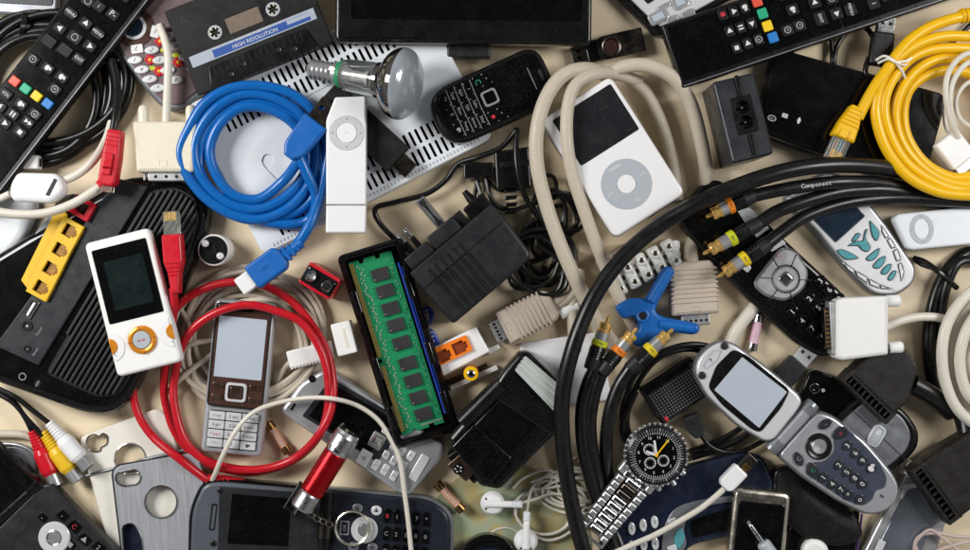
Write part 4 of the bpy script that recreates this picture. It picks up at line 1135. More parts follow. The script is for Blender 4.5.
b.tube([(476, 178, 10), (480, 196, 12), (470, 214, 10), (486, 228, 8)], 2.2, 'rubber_black', 8)
b.tube([(484, 170, 12), (492, 200, 14), (508, 210, 12), (530, 205, 12), (560, 196, 16)], 2.2, 'rubber_black', 8)
b.tube([(520, 270, 6), (528, 288, 8), (540, 284, 10), (545, 266, 10)], 2.6, 'rubber_black')
b.build('cable', t)
b = MB(f); b.prism(rpoly(f.ls([(464, 166), (493, 164), (494, 178), (464, 180)]), 1.2), 6, 22, 'satin_black', 1.2); b.build('small_plug', t)
b = MB(f); b.prism(rpoly(f.ls([(494, 154), (528, 149), (531, 189), (496, 191)]), 2), 2, 26, 'satin_black', 2); b.prism(rpoly(f.ls([(500, 165), (528, 162), (529, 167), (500, 170)]), 0.8), 26, 27, 'matte_black', 0.5)
for k in range(4): b.prism(rpoly(f.ls([(505, 190 + k * 7), (517, 189 + k * 7), (516, 193 + k * 7), (504, 194 + k * 7)]), 1), 10, 20, 'satin_black', 1)
b.build('large_plug', t)

# ------------------------------------------------------------------ three pin plug adapter
f = Fr(472, 264, 0, 40.4, 48)
t = thing('plug_adapter', 'dark grey power adapter with three metal plug pins', 'power adapter', f)
b = MB(f); b.prism(rpoly([(-54, -34), (52, -34), (55, 12), (55, 34), (-54, 34)], [5, 9, 8, 4, 4]), 0, 46, 'charcoal', 4, 3)
b.build('body', t)
b = MB(f); b.prism(rpoly([(-53, 12.6), (54, 12.6), (53, 32.5), (-53, 32.5)], 1), 46, 47.4, 'charcoal', 0.6)
for k in range(6): b.prism(rr(1.8, 56, 0.5, -36 + k * 8, -3), 46, 48.6, 'matte_black', 0.8)
b.build('ribbed_cover', t)
b = MB(f); b.prism(rpoly([(-50, 34), (-20, 34), (-20, 48), (-50, 48)], 2), 6, 40, 'charcoal', 1.5); b.prism(rpoly([(-18, 34), (16, 34), (16, 50), (-18, 50)], 2), 4, 42, 'charcoal', 1.5); b.prism(rpoly([(8, 34), (26, 34), (26, 50), (8, 50)], 1), 8, 34, 'matte_black', 1); b.build('plug_base', t)
for x_ in (-38, -29):
    b = MB(f); b.prism(rr(6, 14, 1, x_, 54), 24, 32, 'satin_black', 0.8); b.prism(rr(6, 13, 1, x_, 66), 24, 31, 'chrome', 1.6, dome=1.8); b.build('pin', t)
b = MB(f); b.prism(rr(11, 38, 1.5, 2, 66), 26, 33, 'chrome', 2, dome=2.4); b.build('earth_pin', t)
b = MB(f); b.lathe([(34, 6, 'satin_black'), (50, 5, 'satin_black'), (62, 3, 'satin_black')], 42, 0, 24, 'y', 14); b.prism(rr(26, 18, 2, 42, 40), 10, 30, 'satin_black', 2); b.build('lead_grip', t)

# ------------------------------------------------------------------ nine volt battery
f = Fr(319, 281, 0, -31, 44)
t = thing('block_battery', 'small block battery with red sides and two snap terminals', 'battery', f)
b = MB(f); b.prism(rr(36, 24, 2.5), 0, 42, 'red_plastic', 1.5); b.build('case', t)
b = MB(f); b.prism(rr(35, 17.5, 1), 42, 43.6, 'satin_black', 0.5); b.text('+', -15, 6, 43.7, 5, 'print_white'); b.text('-', 15, 6, 43.7, 5, 'print_white'); b.build('terminal_plate', t)
b = MB(f); b.lathe([(43, 6.4, 'chrome'), (47, 6, 'chrome'), (48, 5.2, 'chrome'), (47.6, 3.6, 'chrome'), (45, 3.2, 'steel')], -9.5, 0.5, 0, 'z', 12); b.build('terminal', t)
b = MB(f); b.lathe([(43, 5.8, 'chrome'), (48, 5, 'chrome'), (49, 4.2, 'chrome')], 9.5, -0.5, 0, 'z', 20); b.ring(4.9, 0.7, 48, 'chrome', 9.5, -0.5, 20, 6); b.build('terminal', t)

# ------------------------------------------------------------------ memory module in its tray
f = Fr(398, 343, 15, 17, 38, rx=3.6)
t = thing('module_tray', 'black plastic tray holding the green memory module', 'tray', f)
ol = rr(67, 204, 7, 0, 0)
b = MB(f); b.plate(ol, [rr(53, 190, 4, 0, 1)], 0, 19, 'gloss_black', 'gloss_black', 2.5); b.prism(rr(60, 197, 4), 0, 3, 'gloss_black'); b.plate(rr(58, 194, 4), [rr(53.5, 190.5, 4, 0, 1)], 18.9, 20.4, 'gloss_black', None, 0.8)
for y_ in (52, -18, -70):
    b.prism(rr(6, 24, 2, -27.5, y_), 10, 20.6, 'gloss_black', 1.4); b.prism(rr(6, 24, 2, 27.5, y_), 10, 20.6, 'gloss_black', 1.4)
b.build('shell', t)
t = thing('memory_module', 'green computer memory module with dark chips in the black tray', 'memory module', f)
ol = [(-25, -91), (-14, -91), (-13, -88), (-10, -88), (-9, -91), (4, -91), (5, -87), (9, -87), (10, -91), (20, -91), (20, 92), (8, 92), (7, 88), (3, 88), (2, 92), (-9, 92), (-10, 88), (-14, 88), (-15, 92), (-25, 92), (-25, -10), (-22, -10), (-22, -14), (-25, -14)]
b = MB(f); b.prism(ol, 9, 11.5, 'pcb_green', 0.3); b.build('circuit_board', t)
b = MB(f)
for k in range(74):
    y_ = -86 + k * 2.4
    if -18 < y_ < -7: continue
    b.box(-22.6, y_, 4.4, 1.7, 11.5, 11.8, 'pcb_gold', 0.1, 0)
b.build('contact_strip', t)
for y_ in (72, 54.5, 36, 18.5, -0.5, -22, -40.5, -58.5, -76):
    b = MB(f); b.box(2.5, y_, 17, 12.6, 11.5, 14, 'chip', 0.4, 0.4); b.prism(ell(0.7, None, 8, -4, y_ - 4), 14, 14.1, 'print_grey'); b.build('memory_chip', t)
b = MB(f); rnd = random.Random(4)
for k in range(80):
    y_ = -84 + k * 2.15 + rnd.uniform(-0.4, 0.4); x_ = -14.5 + rnd.uniform(-3.4, 2.2)
    b.box(x_, y_, 2.2, 1.1, 11.5, 12.4, 'solder', 0.2, 0.1, rnd.choice((0, 0, 90)))
for k in range(44):
    b.box(15.5 + rnd.uniform(-2, 2.6), -80 + k * 3.8 + rnd.uniform(-1, 1), 1.5, 0.9, 11.5, 12.1, rnd.choice(('solder', 'chip')), 0.2, 0.1, rnd.choice((0, 90)))
for k in range(16): b.box(-3 + k * 1.4, -86.5, 0.9, 2.2, 11.5, 12, 'solder', 0.1, 0.1)
b.build('small_component', t)['kind'] = 'stuff'
b = MB(f); b.box(23.4, -2, 2, 160, 6, 13.5, 'pcb_blue', 0.3, 0.3); b.box(26, -2, 1.2, 150, 6, 13, 'pcb_blue', 0.2, 0.2); b.build('blue_edge', t)

f = Fr(432, 326, 3)
t = thing('speckled_cord', 'scrap of blue and white speckled cord beside the tray', 'cord', f)
b = MB(f)
b.tube([(425, 308, 5), (431, 312, 7), (430, 321, 9), (426, 328, 8), (432, 333, 8), (436, 340, 7), (438, 350, 5)], 2.8, 'pcb_blue', 8); b.build('cord', t)
b = MB(f)
for k in range(9): b.box(*f.l(427 + (k * 37 % 9), 310 + k * 4.4), 3, 1.2, 8, 9.4, 'print_white', 0.3, 0.3, k * 40)
b.build('white_flecks', t)

# ------------------------------------------------------------------ white coupler with orange inset, and the little yellow plug
f = Fr(462, 350, 0, 25, 22)
t = thing('cable_coupler', 'white network coupler with a bright orange double socket', 'network coupler', f)
b = MB(f); b.prism(rpoly(f.ls([(424, 352), (476, 327), (490, 352), (440, 378)]), 2), 0, 20, 'white_gloss', 1.6); b.build('body', t)
o_ = rpoly(f.ls([(430, 350), (466, 335), (473, 350), (438, 367)]), 0.8)
h1 = [(x_ + 8.5, y_) for x_, y_ in [(-7, -6), (5, -6), (5, -3.4), (8, -3.4), (8, 3.4), (5, 3.4), (5, 6), (-7, 6)]]
h2 = [(x_ - 9.5, y_ - 1) for x_, y_ in [(-6, -6), (5, -6), (5, -3.4), (7.5, -3.4), (7.5, 3.4), (5, 3.4), (5, 6), (-6, 6)]]
c0 = f.l(452, 351)
h1 = [(x_ + c0[0], y_ + c0[1]) for x_, y_ in h1]; h2 = [(x_ + c0[0], y_ + c0[1]) for x_, y_ in h2]
b = MB(f); b.plate(o_, [h1, h2], 20, 23, 'orange_plastic', 'orange_plastic', 0.3); b.flat(o_, 20.2, 'orange_dark'); b.build('socket_inset', t)
b = MB(f); b.prism(rpoly(f.ls([(486, 350), (499, 345), (501, 349), (489, 356)]), 0.6), 2, 8, 'white_satin', 0.6); b.build('tab', t)
f = Fr(474, 378, 0, 24, 8)
t = thing('white_strip', 'narrow white plastic strip below the orange socket coupler', 'plastic strip', f)
b = MB(f); b.box(0, 0, 52, 5, 0, 8, 'white_satin', 0.8, 0.8); b.build('strip', t)
b = MB(f); b.box(-4, 6, 44, 5, 0, 5, 'bronze', 0.6, 0.6); b.build('brown_edge', t)
f = Fr(471, 374, 0, 0, 34)
t = thing('upright_plug', 'yellow ringed metal plug seen end on beside the coupler', 'plug', f)
b = MB(f); b.lathe([(0, 7.4, 'orange_metal'), (30, 7.6, 'orange_ring'), (33, 7.4, 'yellow_cable'), (34, 6.6, 'yellow_cable'), (34.2, 4.2, 'yellow_cable'), (31, 4, 'shadow_hole')], 0, 0, 0, 'z', 26); b.build('sleeve', t)
b = MB(f); b.lathe([(28, 3.9, 'chrome'), (35, 3.8, 'chrome'), (35.4, 3, 'chrome'), (35.4, 1.4, 'steel_dark'), (32, 1.3, 'shadow_hole')], 0, 0, 0, 'z', 20); b.build('metal_tip', t)

# ------------------------------------------------------------------ white flat box under the flash
f = Fr(556, 366, 0, 7, 10)
t = thing('white_box', 'flat glossy white box under the camera flash', 'box', f)
b = MB(f); b.prism(rpoly(f.ls([(520, 343), (600, 332), (612, 400), (530, 410)]), 3), 0, 10, 'white_gloss', 1.6); b.build('lid', t)
b = MB(f); b.prism(rpoly(f.ls([(519.4, 343.6), (600.6, 332.6), (612.6, 401), (529.6, 411)]), 3), 0, 4, 'white_satin', 0.4); b.build('base', t)

# ------------------------------------------------------------------ camera flash
f = Fr(505, 425, 4, -42, 52)
t = thing('camera_flash', 'black camera flash unit with a clear ribbed lamp window', 'camera flash', f)
hd = f.ls([(503, 372), (519, 353), (529, 352), (566, 388), (565, 428), (552, 438), (488, 396)])
b = MB(f); b.prism(rpoly(hd, [4, 4, 4, 6, 6, 6, 4]), 6, 46, 'satin_black', 4, 4); hp = b.build('head', t)
b = MB(f); b.prism(rpoly(f.ls([(514, 370), (525, 355), (560, 385), (554, 412)]), 3), 46, 47.5, 'fresnel', 0.8)
for k in (0, 2, 3, 5, 7, 8):
    u = (k + 0.5) / 9; p0 = (514 + 11 * u, 370 - 15 * u); p1 = (554 + 6 * u, 412 - 27 * u)
    b.tube([(*f.l(*p0), 47.3), (*f.l((p0[0] + p1[0]) / 2, (p0[1] + p1[1]) / 2), 47.3), (*f.l(*p1), 47.3)], 1.1, 'fresnel', 6, 3, True)
b.build('lamp_window', hp)
b = MB(f); b.plate(rpoly(f.ls([(511, 370), (524.5, 352.5), (563, 385), (555.5, 415.5)]), 3), [rpoly(f.ls([(514, 370), (525, 355), (560, 385), (554, 412)]), 3)], 45.5, 48.6, 'gloss_black', None, 0.8); b.build('window_rim', hp)
b = MB(f); b.prism(rpoly(f.ls([(447, 440), (497, 383), (561, 429), (500, 491), (480, 487)]), 5), 0, 44, 'satin_black', 5, 4)
b.prism(rpoly(f.ls([(470, 430), (507, 392), (540, 425), (500, 466)]), 2), 44, 45.3, 'gloss_black', 1)
b.build('body', t)
b = MB(f); q0, q1 = f.l(462, 424), f.l(501, 385); a = math.degrees(math.atan2(q1[1] - q0[1], q1[0] - q0[0]))
b.lathe([(0, 9, 'satin_black'), (math.dist(q0, q1), 9, 'satin_black')], q0[0], q0[1], 41, 'x', 22, a); b.build('rounded_ridge', t)
b = MB(f); b.prism(rpoly(f.ls([(452, 447), (474, 424), (512, 458), (492, 482), (478, 478)]), 2), 42, 48.5, 'gloss_black', 1.2); b.build('battery_door', t)
b = MB(f); b.prism(rpoly(f.ls([(446, 458), (463, 446), (490, 470), (474, 486)]), 2), 2, 40, 'satin_black', 2); b.build('foot_mount', t)
b = MB(f); o_ = rpoly(f.ls([(447, 466), (460, 455), (478, 469), (466, 483)]), 1.5)
b.prism(o_, 40, 43, 'bronze', 0.8); q = f.l(458.5, 470); b.prism(ell(5.6, None, 22, *q), 43, 43.4, 'satin_black', 0.1)
for k in range(5): b.prism(ell(1.1, None, 8, q[0] + 3 * math.cos(R(72 * k)), q[1] + 3 * math.sin(R(72 * k))), 43.4, 45, 'chrome', 0.3)
b.build('hot_shoe_foot', t)

# ------------------------------------------------------------------ clear disc and dark ring
f = Fr(505, 550, 0, 0, 2)
t = thing('optical_disc', 'clear optical disc with painted rainbow sheen under the earphones', 'disc', f)
b = MB(f); b.plate(ell(86, None, 96), [ell(11, None, 40)], 0.3, 1.8, 'disc_clear', None, 0.3); b.build('disc', t)
b = MB(f); b.ring(22, 0.8, 1.8, 'milky_plastic', 0, 0, 48, 6); b.build('hub_ring', t)
f = Fr(488, 566, 2, 0, 16)
t = thing('lens_cap', 'round black lens ring at the bottom edge on the clear disc', 'lens ring', f)
b = MB(f); b.plate(ell(31, None, 56), [ell(25, None, 48)], 0, 14, 'gloss_black', None, 1.5); b.build('outer_ring', t)
b = MB(f); b.plate(ell(25, None, 48), [ell(20, None, 40)], 0, 10, 'satin_black', None, 1); b.prism(ell(20, None, 40), 0, 5, 'navy', 1); b.build('inner_ring', t)

# ------------------------------------------------------------------ white earphones
f = Fr(520, 505, 3)
t = thing('earphones', 'white wired earphones with thin tangled leads on the clear disc', 'earphones', f)
b = MB(f)
W1 = [(522, 503, 12), (536, 499, 14), (552, 494, 12), (568, 496, 8), (584, 500, 8), (600, 512, 6), (612, 522, 4)]
b.tube(W1, 1.5, 'white_cable', 8)
b.tube([(526, 516, 10), (529, 500, 14), (531, 490, 12), (540, 480, 8), (552, 473, 8), (565, 470, 8), (580, 468, 8)], 1.5, 'white_cable', 8)
b.tube([(530, 490, 12), (548, 488, 10), (568, 486, 8), (590, 492, 8), (606, 505, 6)], 1.5, 'white_cable', 8)
b.tube(loops(545, 510, 33, 26, -10, 2.2, 3, 10, 6, 60, 31), 1.5, 'white_cable', 8)
b.tube(loops(585, 490, 28, 17, -35, 3.2, 4, 10, 8, 60, 32), 1.5, 'white_cable', 8)
for k in range(3):
    b.tube(loops(562 + 12 * k, 494 - 6 * k, 30 - 4 * k, 15 + 3 * k, -25 + 30 * k, 1.6, 5 + k * 2, 9 + k * 2, 7, 80 * k, 80 + k, 36), 1.5, 'white_cable', 8)
b.tube([(528, 532, 6), (545, 540, 6), (560, 538, 6), (585, 526, 6), (610, 540, 4), (640, 560, 4)], 1.5, 'white_cable', 8)
b.tube([(513, 488, 6), (524, 478, 8), (545, 470, 8), (560, 476, 6), (576, 488, 6)], 1.5, 'white_cable', 8)
b.build('lead', t)
for x0, y0, a in ((492.5, 504, -1), (526, 542, 88)):
    fp = Fr(x0, y0, 4, a, 16)
    b = MB(fp); b.lathe([(0, 8, 'white_satin'), (3, 11.6, 'white_gloss'), (8, 12, 'white_gloss'), (12, 9.5, 'white_gloss'), (13.5, 5, 'white_gloss')], 0, 0, 0, 'z', 30)
    b.prism(ell(1.1, 1.1, 8, -6.5, 5), 12.2, 12.9, 'satin_black'); b.prism(ell(1.1, 1.1, 8, -6.5, -5), 12.2, 12.9, 'satin_black')
    e_ = b.build('earbud', t)
    b = MB(fp); b.prism(rpoly([(-8, -3.6), (21, -3.2), (21, 3.2), (-8, 3.6)], 2), 8, 16, 'white_gloss', 2.4, 2); b.prism(rr(10, 7, 1.5, 25, 0), 8.4, 15.6, 'white_cool', 2.2); b.build('stem', e_)
# ------------------------------------------------------------------ silver phone at the top edge
f = Fr(662, 0, 0, 28, 18)
t = thing('mobile_phone', 'silver mobile phone with pale blue keys under the right remote', 'mobile phone', f)
b = MB(f); b.prism(rpoly(f.ls([(600, -30), (620, -2), (658, 36), (672, 32), (745, -10), (720, -60)]), 8), 0, 15, 'satin_black', 3, 2); b.build('body', t)
b = MB(f); b.prism(rpoly(f.ls([(612, -28), (626, -6), (660, 27), (672, 24), (736, -12), (715, -55)]), 7), 15, 18, 'silver_white', 1.5); b.build('face_plate', t)
b = MB(f); b.prism(rpoly(f.ls([(624, -24), (636, -8), (648, 4), (676, -14), (660, -50)]), 1), 18, 18.4, 'lcd_dark'); b.build('screen', t)
for px, py, w_, h_ in ((658, 17, 20, 12), (680, 2, 16, 13), (700, -10, 18, 10), (672, 19, 12, 6), (664, 6, 15, 4), (688, 14, 14, 8)):
    key(t, f, px, py, w_, h_, 18, 20, 'silver_paint', '', r=3)
    if py in (17, 2): key(t, f, px, py, w_ * 0.6, h_ * 0.6, 20, 20.8, 'lcd_pale', '', r=2)

# ------------------------------------------------------------------ swivel memory stick
f = Fr(611, 46, 0, 13, 14)
t = thing('memory_stick', 'dark metal swivel memory stick above the white music player', 'memory stick', f)
b = MB(f); b.prism(rr(42, 22, 1.5, -4, 0), 2, 11, 'gloss_black', 1.5, 1); b.build('body', t)
b = MB(f); b.plate(rr(18, 17, 0.6, -30, -0.5), [rr(3.4, 3.4, 0.3, -33, 3.4), rr(3.4, 3.4, 0.3, -33, -4)], 9, 10, 'steel_dark', None, 0.2); b.prism(rr(17, 16, 0.5, -30, -0.5), 2, 6, 'satin_black'); b.box(-30, 8, 18, 0.8, 2, 9.2, 'steel_dark', 0.2, 0); b.box(-30, -9, 18, 0.8, 2, 9.2, 'steel_dark', 0.2, 0); b.build('metal_plug', t)
b = MB(f); b.plate(rpoly([(-14, -12), (34, -12), (34, 12), (-14, 12)], [9, 1.5, 1.5, 9]), [ell(8, None, 30, 0, 0)], 11, 13, 'steel_dark', None, 0.5); b.ring(9, 1.3, 13, 'steel_dark', 0, 0, 36)
for k in range(3): b.tube([(12, -7 + k * 6, 13.1), (20, -3 + k * 4, 13.1), (32, -5 + k * 5, 13.1)], 0.4, 'satin_black', 5, 6, True)
b.build('swivel_cover', t)
b = MB(f); b.prism(ell(7.4, None, 28), 11, 12.6, 'brown_gloss', 0.5); b.build('pivot', t)

# ------------------------------------------------------------------ second remote, upside down
f = Fr(828, 4, 24, -71.5, 44)
t = thing('remote_control', 'black remote control lying across the upper right corner', 'remote control', f)
b = MB(f); b.prism(rpoly([(-33.5, -164), (33.5, -164), (33.5, 200), (-33.5, 200)], 3), 0, 16, 'satin_black', 2.2, 2); b.build('body', t)
b = MB(f); b.prism(rpoly([(-30, -161), (27, -161), (27, 8), (-30, 8)], [2, 2, 1, 1]), 16, 17, 'lcd_black', 0.4); b.prism(rpoly([(-30, 9.5), (27, 9.5), (27, 196), (-30, 196)], 1), 16, 17, 'lcd_black', 0.4); b.build('face_plate', t)
b = MB(f); b.prism(rr(1.3, 360, 0.3, 31.6, 18), 15.6, 17, 'silver_dark', 0.4); b.build('edge_strip', t)
for px, py, s_ in ((723, 14, '_'), (734, 11, '^'), (745, 7, '#'), (730, 30.5, '<'), (741, 27, '='), (752, 23, '>'), (737, 47.5, '_'), (748, 43, '<<'), (759, 39, '@o'),
                   (793, 9, '#'), (788, 29.5, '@='), (800, 25, '@+'), (815, 2, '<'), (821, 18, 'EXIT'), (837, 13, '>'), (832, -2, '@'), (851, 9, 'MENU'), (846, -9, '^'), (874, 3, 'I'), (868, -12, 'P+'), (887, -5, ''), (784, -6, '#'), (803, -12, '#')):
    key(t, f, px, py, 12 if s_ != 'EXIT' else 15, 9.5 if px < 770 else 12, 17, 19.2, 'key_black', s_, 4.6 if s_ in ('EXIT', 'MENU') else 6.2, 'print_red' if px == 723 else 'print_white', r=2.4, bev=1)
for px, py, m_ in ((757.5, 1, 'key_red'), (763, 13, 'key_green'), (768, 25.5, 'key_yellow'), (773.5, 37, 'key_blue')):
    key(t, f, px, py, 10.5, 9.5, 17, 19.6, m_, r=1.4)

# ------------------------------------------------------------------ black hard drive box
f = Fr(853, 108, 0, -17, 26)
t = thing('media_drive', 'flat glossy black drive with small white symbols under yellow cable', 'hard drive', f)
ol = f.ls([(776, 47), (943, 93), (947, 101), (931, 160), (924, 166), (890, 178), (768, 135), (760, 123)])
b = MB(f); b.prism(rpoly(ol, [4, 4, 4, 5, 5, 6, 7, 6]), 0, 25, 'gloss_black', 2, 2); b.build('casing', t)
b = MB(f); b.plate(rpoly(f.ls([(775, 46), (944, 92), (948.5, 101), (932, 161), (925, 167.5), (890, 180), (767, 136.5), (758.5, 124)]), [4, 4, 4, 5, 5, 6, 7, 6]), [rpoly(ol, [4, 4, 4, 5, 5, 6, 7, 6])], 4, 9, 'silver_dark'); b.build('metal_band', t)
b = MB(f); b.prism(rpoly(f.ls([(763, 107), (889, 152), (888, 171), (772, 131), (765, 121)]), 3), 25, 25.5, 'lcd_black', 0.2); b.build('front_panel', t)
b = MB(f); q = f.l(772, 118); b.plate(ell(4.4, 3, 20, *q), [ell(3.6, 2.2, 18, *q)], 25.5, 25.7, 'print_white'); b.text('eco', *q, 25.7, 3, 'print_white')
b.prism(rr(6, 4.4, 1, *f.l(785, 115.5)), 25.5, 25.7, 'print_white'); q = f.l(799, 120.5); b.prism(ell(1.6, 3.4, 12, *q), 25.5, 25.7, 'print_white'); b.prism(rr(4, 1, 0.2, *q), 25.5, 25.8, 'print_white'); b.build('status_symbols', t)

# ------------------------------------------------------------------ laptop power brick
f = Fr(743, 118, 0, 13.7, 58)
t = thing('power_brick', 'dark grey power brick with a figure eight inlet facing up', 'power adapter', f)
b = MB(f); b.plate(rr(43, 84, 4), [rr(22, 38, 2, 2, 3)], 0, 58, 'slate', 'slate', 2); b.prism(rr(40, 80, 3), 0, 50, 'satin_black'); b.build('body', t)
b = MB(f); b.prism(rr(4.2, 22, 0.5, 3, 32), 58, 60, 'satin_black', 0.8); b.prism(rr(4.2, 22, 0.5, 3, -28), 58, 60, 'satin_black', 0.8); b.prism(rr(1, 78, 0.2, -19.5, 0), 57.6, 58.6, 'silver_dark', 0.3); b.build('raised_rib', t)
b = MB(f); b.plate(rr(22, 38, 2, 2, 3), [ell(7, 7, 28, 2, 10.4), ell(7, 7, 28, 2, -4.6), rr(5, 8, 1, 2, 3)][:2], 52, 58.6, 'satin_black', 'gloss_black', 0.8); b.flat(rr(20, 36, 2, 2, 3), 51.5, 'shadow_hole')
il = b.build('inlet', t)
for y_ in (10.4, -4.6):
    b = MB(f); b.lathe([(51, 1.6, 'pale_gold'), (56, 1.6, 'pale_gold'), (57, 0.7, 'pale_gold')], 2, y_, 0, 'z', 12); b.build('contact_pin', il)

# ------------------------------------------------------------------ black usb lead
f = Fr(884, 44, 20, -8, 34)
t = thing('usb_lead', 'black lead with a silver plug below the upper right remote', 'data cable', f)
b = MB(f); b.prism(rr(22, 34, 3, 0, -4), 0, 12, 'satin_black', 2, 2); b.build('plug_body', t)
b = MB(f); b.prism(rr(17, 18, 0.8, 1, 20), 2, 10, 'chrome', 0.6)
for x_ in (-3, 5): b.prism(rr(3, 3, 0.3, x_, 22), 10, 10.2, 'shadow_hole')
b.build('metal_plug', t)
b = MB(f); b.tube([(884, 66, 26), (880, 78, 26), (866, 74, 26), (868, 60, 24), (876, 46, 16), (866, 28, 10), (850, 30, 8), (838, 44, 8), (834, 60, 10), (835, 80, 4)], 2.7, 'rubber_black')
b.build('cable', t)
b = MB(f); b.tube([(831, 30, 6), (832, 60, 8), (830, 75, 4)], 2.4, 'rubber_black'); b.build('cable', t)
b = MB(f); b.tube([(975, 20, 8), (955, 40, 8), (940, 52, 8)], 2.5, 'rubber_black'); b.build('cable', t)

# ------------------------------------------------------------------ yellow network cable
f = Fr(930, 110, 28)
t = thing('network_cable', 'yellow network cable coiled at the right edge, tied with white string', 'network cable', f)
p = [(858, 118, 40), (868, 98, 42), (882, 76, 45), (902, 54, 46), (928, 40, 46), (958, 36, 44), (1000, 45, 40), (1030, 90, 36), (1025, 150, 36), (990, 188, 36), (950, 188, 38), (912, 168, 38), (892, 140, 38), (884, 108, 40), (892, 80, 42),
     (914, 56, 42), (946, 48, 40), (990, 56, 36), (1016, 100, 34), (1005, 160, 34), (970, 184, 34), (934, 176, 33), (906, 150, 33), (895, 118, 35), (902, 88, 38), (922, 66, 38), (950, 58, 36), (990, 70, 34), (1006, 110, 32),
     (994, 160, 31), (960, 178, 30), (928, 166, 29), (908, 140, 29), (903, 112, 31), (910, 88, 34), (930, 74, 34), (956, 70, 32), (985, 80, 32)]
b = MB(f); b.tube(p, 5.4, 'yellow_cable', 12)
b.tube([(985, 14, 44), (960, 17, 48), (932, 26, 48), (908, 42, 48), (888, 68, 46), (878, 92, 42), (876, 116, 40), (886, 148, 40), (908, 176, 42), (940, 192, 42), (980, 196, 42)], 5.4, 'yellow_cable', 12); b.build('cable', t)
fp = Fr(849, 126, 32, -24, 46)
b = MB(fp); b.prism(rpoly([(-6, 22), (6, 22), (10.5, 2), (12, -14), (-12, -14), (-10.5, 2)], 2.5), 0, 15, 'yellow_cable', 3, 2)
for k in range(5): b.prism(rr(13 + k * 1.8, 2, 0.8, 0, 18 - k * 4.2), 2, 16, 'yellow_cable', 1)
b.prism(rr(9, 9, 2, -2, -9), 15, 16.5, 'yellow_cable', 1); b.build('boot', t)
b = MB(fp); b.prism(rr(18, 22, 1, 0, -25), 2, 12, 'clear_plastic', 0.8); b.build('clear_head', t)
b = MB(fp)
for k in range(8): b.box(-5.4 + k * 1.55, -24, 1.0, 20, 5, 7, ('white_satin', 'orange_ring', 'white_satin', 'key_green', 'white_satin', 'key_blue', 'white_satin', 'bronze')[k], 0.2, 0.2)
for k in range(8): b.box(-5.4 + k * 1.55, -31, 0.8, 8, 12, 12.5, 'gold', 0.1, 0.1)
b.build('inner_wires', t)
fp = Fr(963, 15, 42, 8, 52)
b = MB(fp); b.lathe([(-2, 6.2, 'yellow_cable'), (30, 8, 'yellow_cable')], 0, 0, 5, 'x', 18)
for k in range(4): b.lathe([(k * 4.4, 7.4, 'yellow_cable'), (k * 4.4 + 2.2, 7.6, 'yellow_cable')], 0, 0, 5, 'x', 18)
b.build('boot', t)
f = Fr(893, 66, 45)
t = thing('string_tie', 'twisted white string tied round the yellow cable', 'string', f)
b = MB(f); b.tube([(876, 60, 46), (884, 56, 52), (893, 60, 53), (901, 69, 49), (906, 80, 40)], 1.3, 'cream_pale', 8); b.tube([(878, 63, 46), (888, 59, 53), (896, 62, 53), (905, 61, 51), (912, 58, 50)], 1.2, 'cream_pale', 8); b.tube([(892, 60, 53), (900, 64, 53), (907, 65, 51)], 1.0, 'cream_pale', 8); b.build('string', t)

# ------------------------------------------------------------------ white lead with flat wide plug
f = Fr(955, 110, 30)
t = thing('charging_cable', 'white charging cable with a flat wide plug at the right edge', 'charging cable', f)
b = MB(f)
b.tube([(985, 50, 52), (962, 56, 54), (948, 74, 52), (946, 98, 50), (951, 122, 42), (958, 138, 32)], 2.8, 'white_cable', 10)
b.tube([(985, 58, 50), (966, 64, 52), (953, 82, 51), (950, 104, 48), (954, 124, 40), (956, 138, 32)], 2.8, 'white_cable', 10)
b.tube([(985, 78, 48), (966, 84, 48), (956, 100, 46), (960, 118, 42), (975, 130, 36)], 2.2, 'white_cable', 10)
b.tube([(944, 110, 20), (946, 126, 18), (952, 138, 18)], 2.2, 'white_cable', 10); b.build('cable', t)
fp = Fr(957, 149, 22, 38, 36)
b = MB(fp); b.prism(rr(28, 32, 2.5), 0, 12, 'white_satin', 2, 2); b.build('plug_body', t)
b = MB(fp); b.prism(rr(25, 9, 1, 0, -20), 2, 10, 'steel', 0.8); b.prism(rr(20, 1, 0.2, 0, -25), 4, 8, 'satin_black'); b.build('metal_plug', t)

# ------------------------------------------------------------------ thick beige monitor cable
f = Fr(620, 180, 0)
t = thing('monitor_cable', 'thick beige monitor cable looping around the white music player', 'monitor cable', f)
b = MB(f)
b.tube([(612, 80, 18), (600, 72, 30), (582, 69, 44), (562, 76, 52), (546, 98, 54), (537, 130, 54), (537, 164, 52), (545, 200, 48), (557, 236, 44), (572, 272, 38), (588, 304, 30), (604, 332, 18), (622, 352, 10)], 7.0, 'beige_cable', 14)
b.tube([(640, 82, 14), (616, 74, 26), (594, 74, 42), (576, 84, 50), (568, 106, 52), (567, 140, 52), (573, 176, 48), (586, 216, 42), (600, 254, 34), (618, 296, 22), (636, 330, 14), (650, 352, 8)], 6.2, 'beige_cable', 14)
b.tube([(608, 74, 22), (626, 66, 32), (650, 66, 36), (674, 78, 34), (690, 102, 28), (700, 136, 22), (706, 176, 14), (700, 220, 8), (690, 250, 10)], 7.0, 'beige_cable', 14)
b.tube([(628, 78, 14), (646, 92, 14), (662, 124, 12), (672, 160, 10), (678, 200, 8)], 6.0, 'putty_cable', 12)
b.tube([(572, 250, 10), (573, 285, 12), (573, 320, 12), (576, 350, 6)], 6.4, 'putty_cable', 12)
b.tube([(552, 306, 14), (564, 302, 14), (574, 292, 14), (582, 270, 12)], 5.6, 'beige_cable', 12)
b.tube([(770, 292, 6), (752, 310, 7), (738, 328, 7), (726, 350, 6)], 6.5, 'white_cable', 12)
b.build('cable', t)
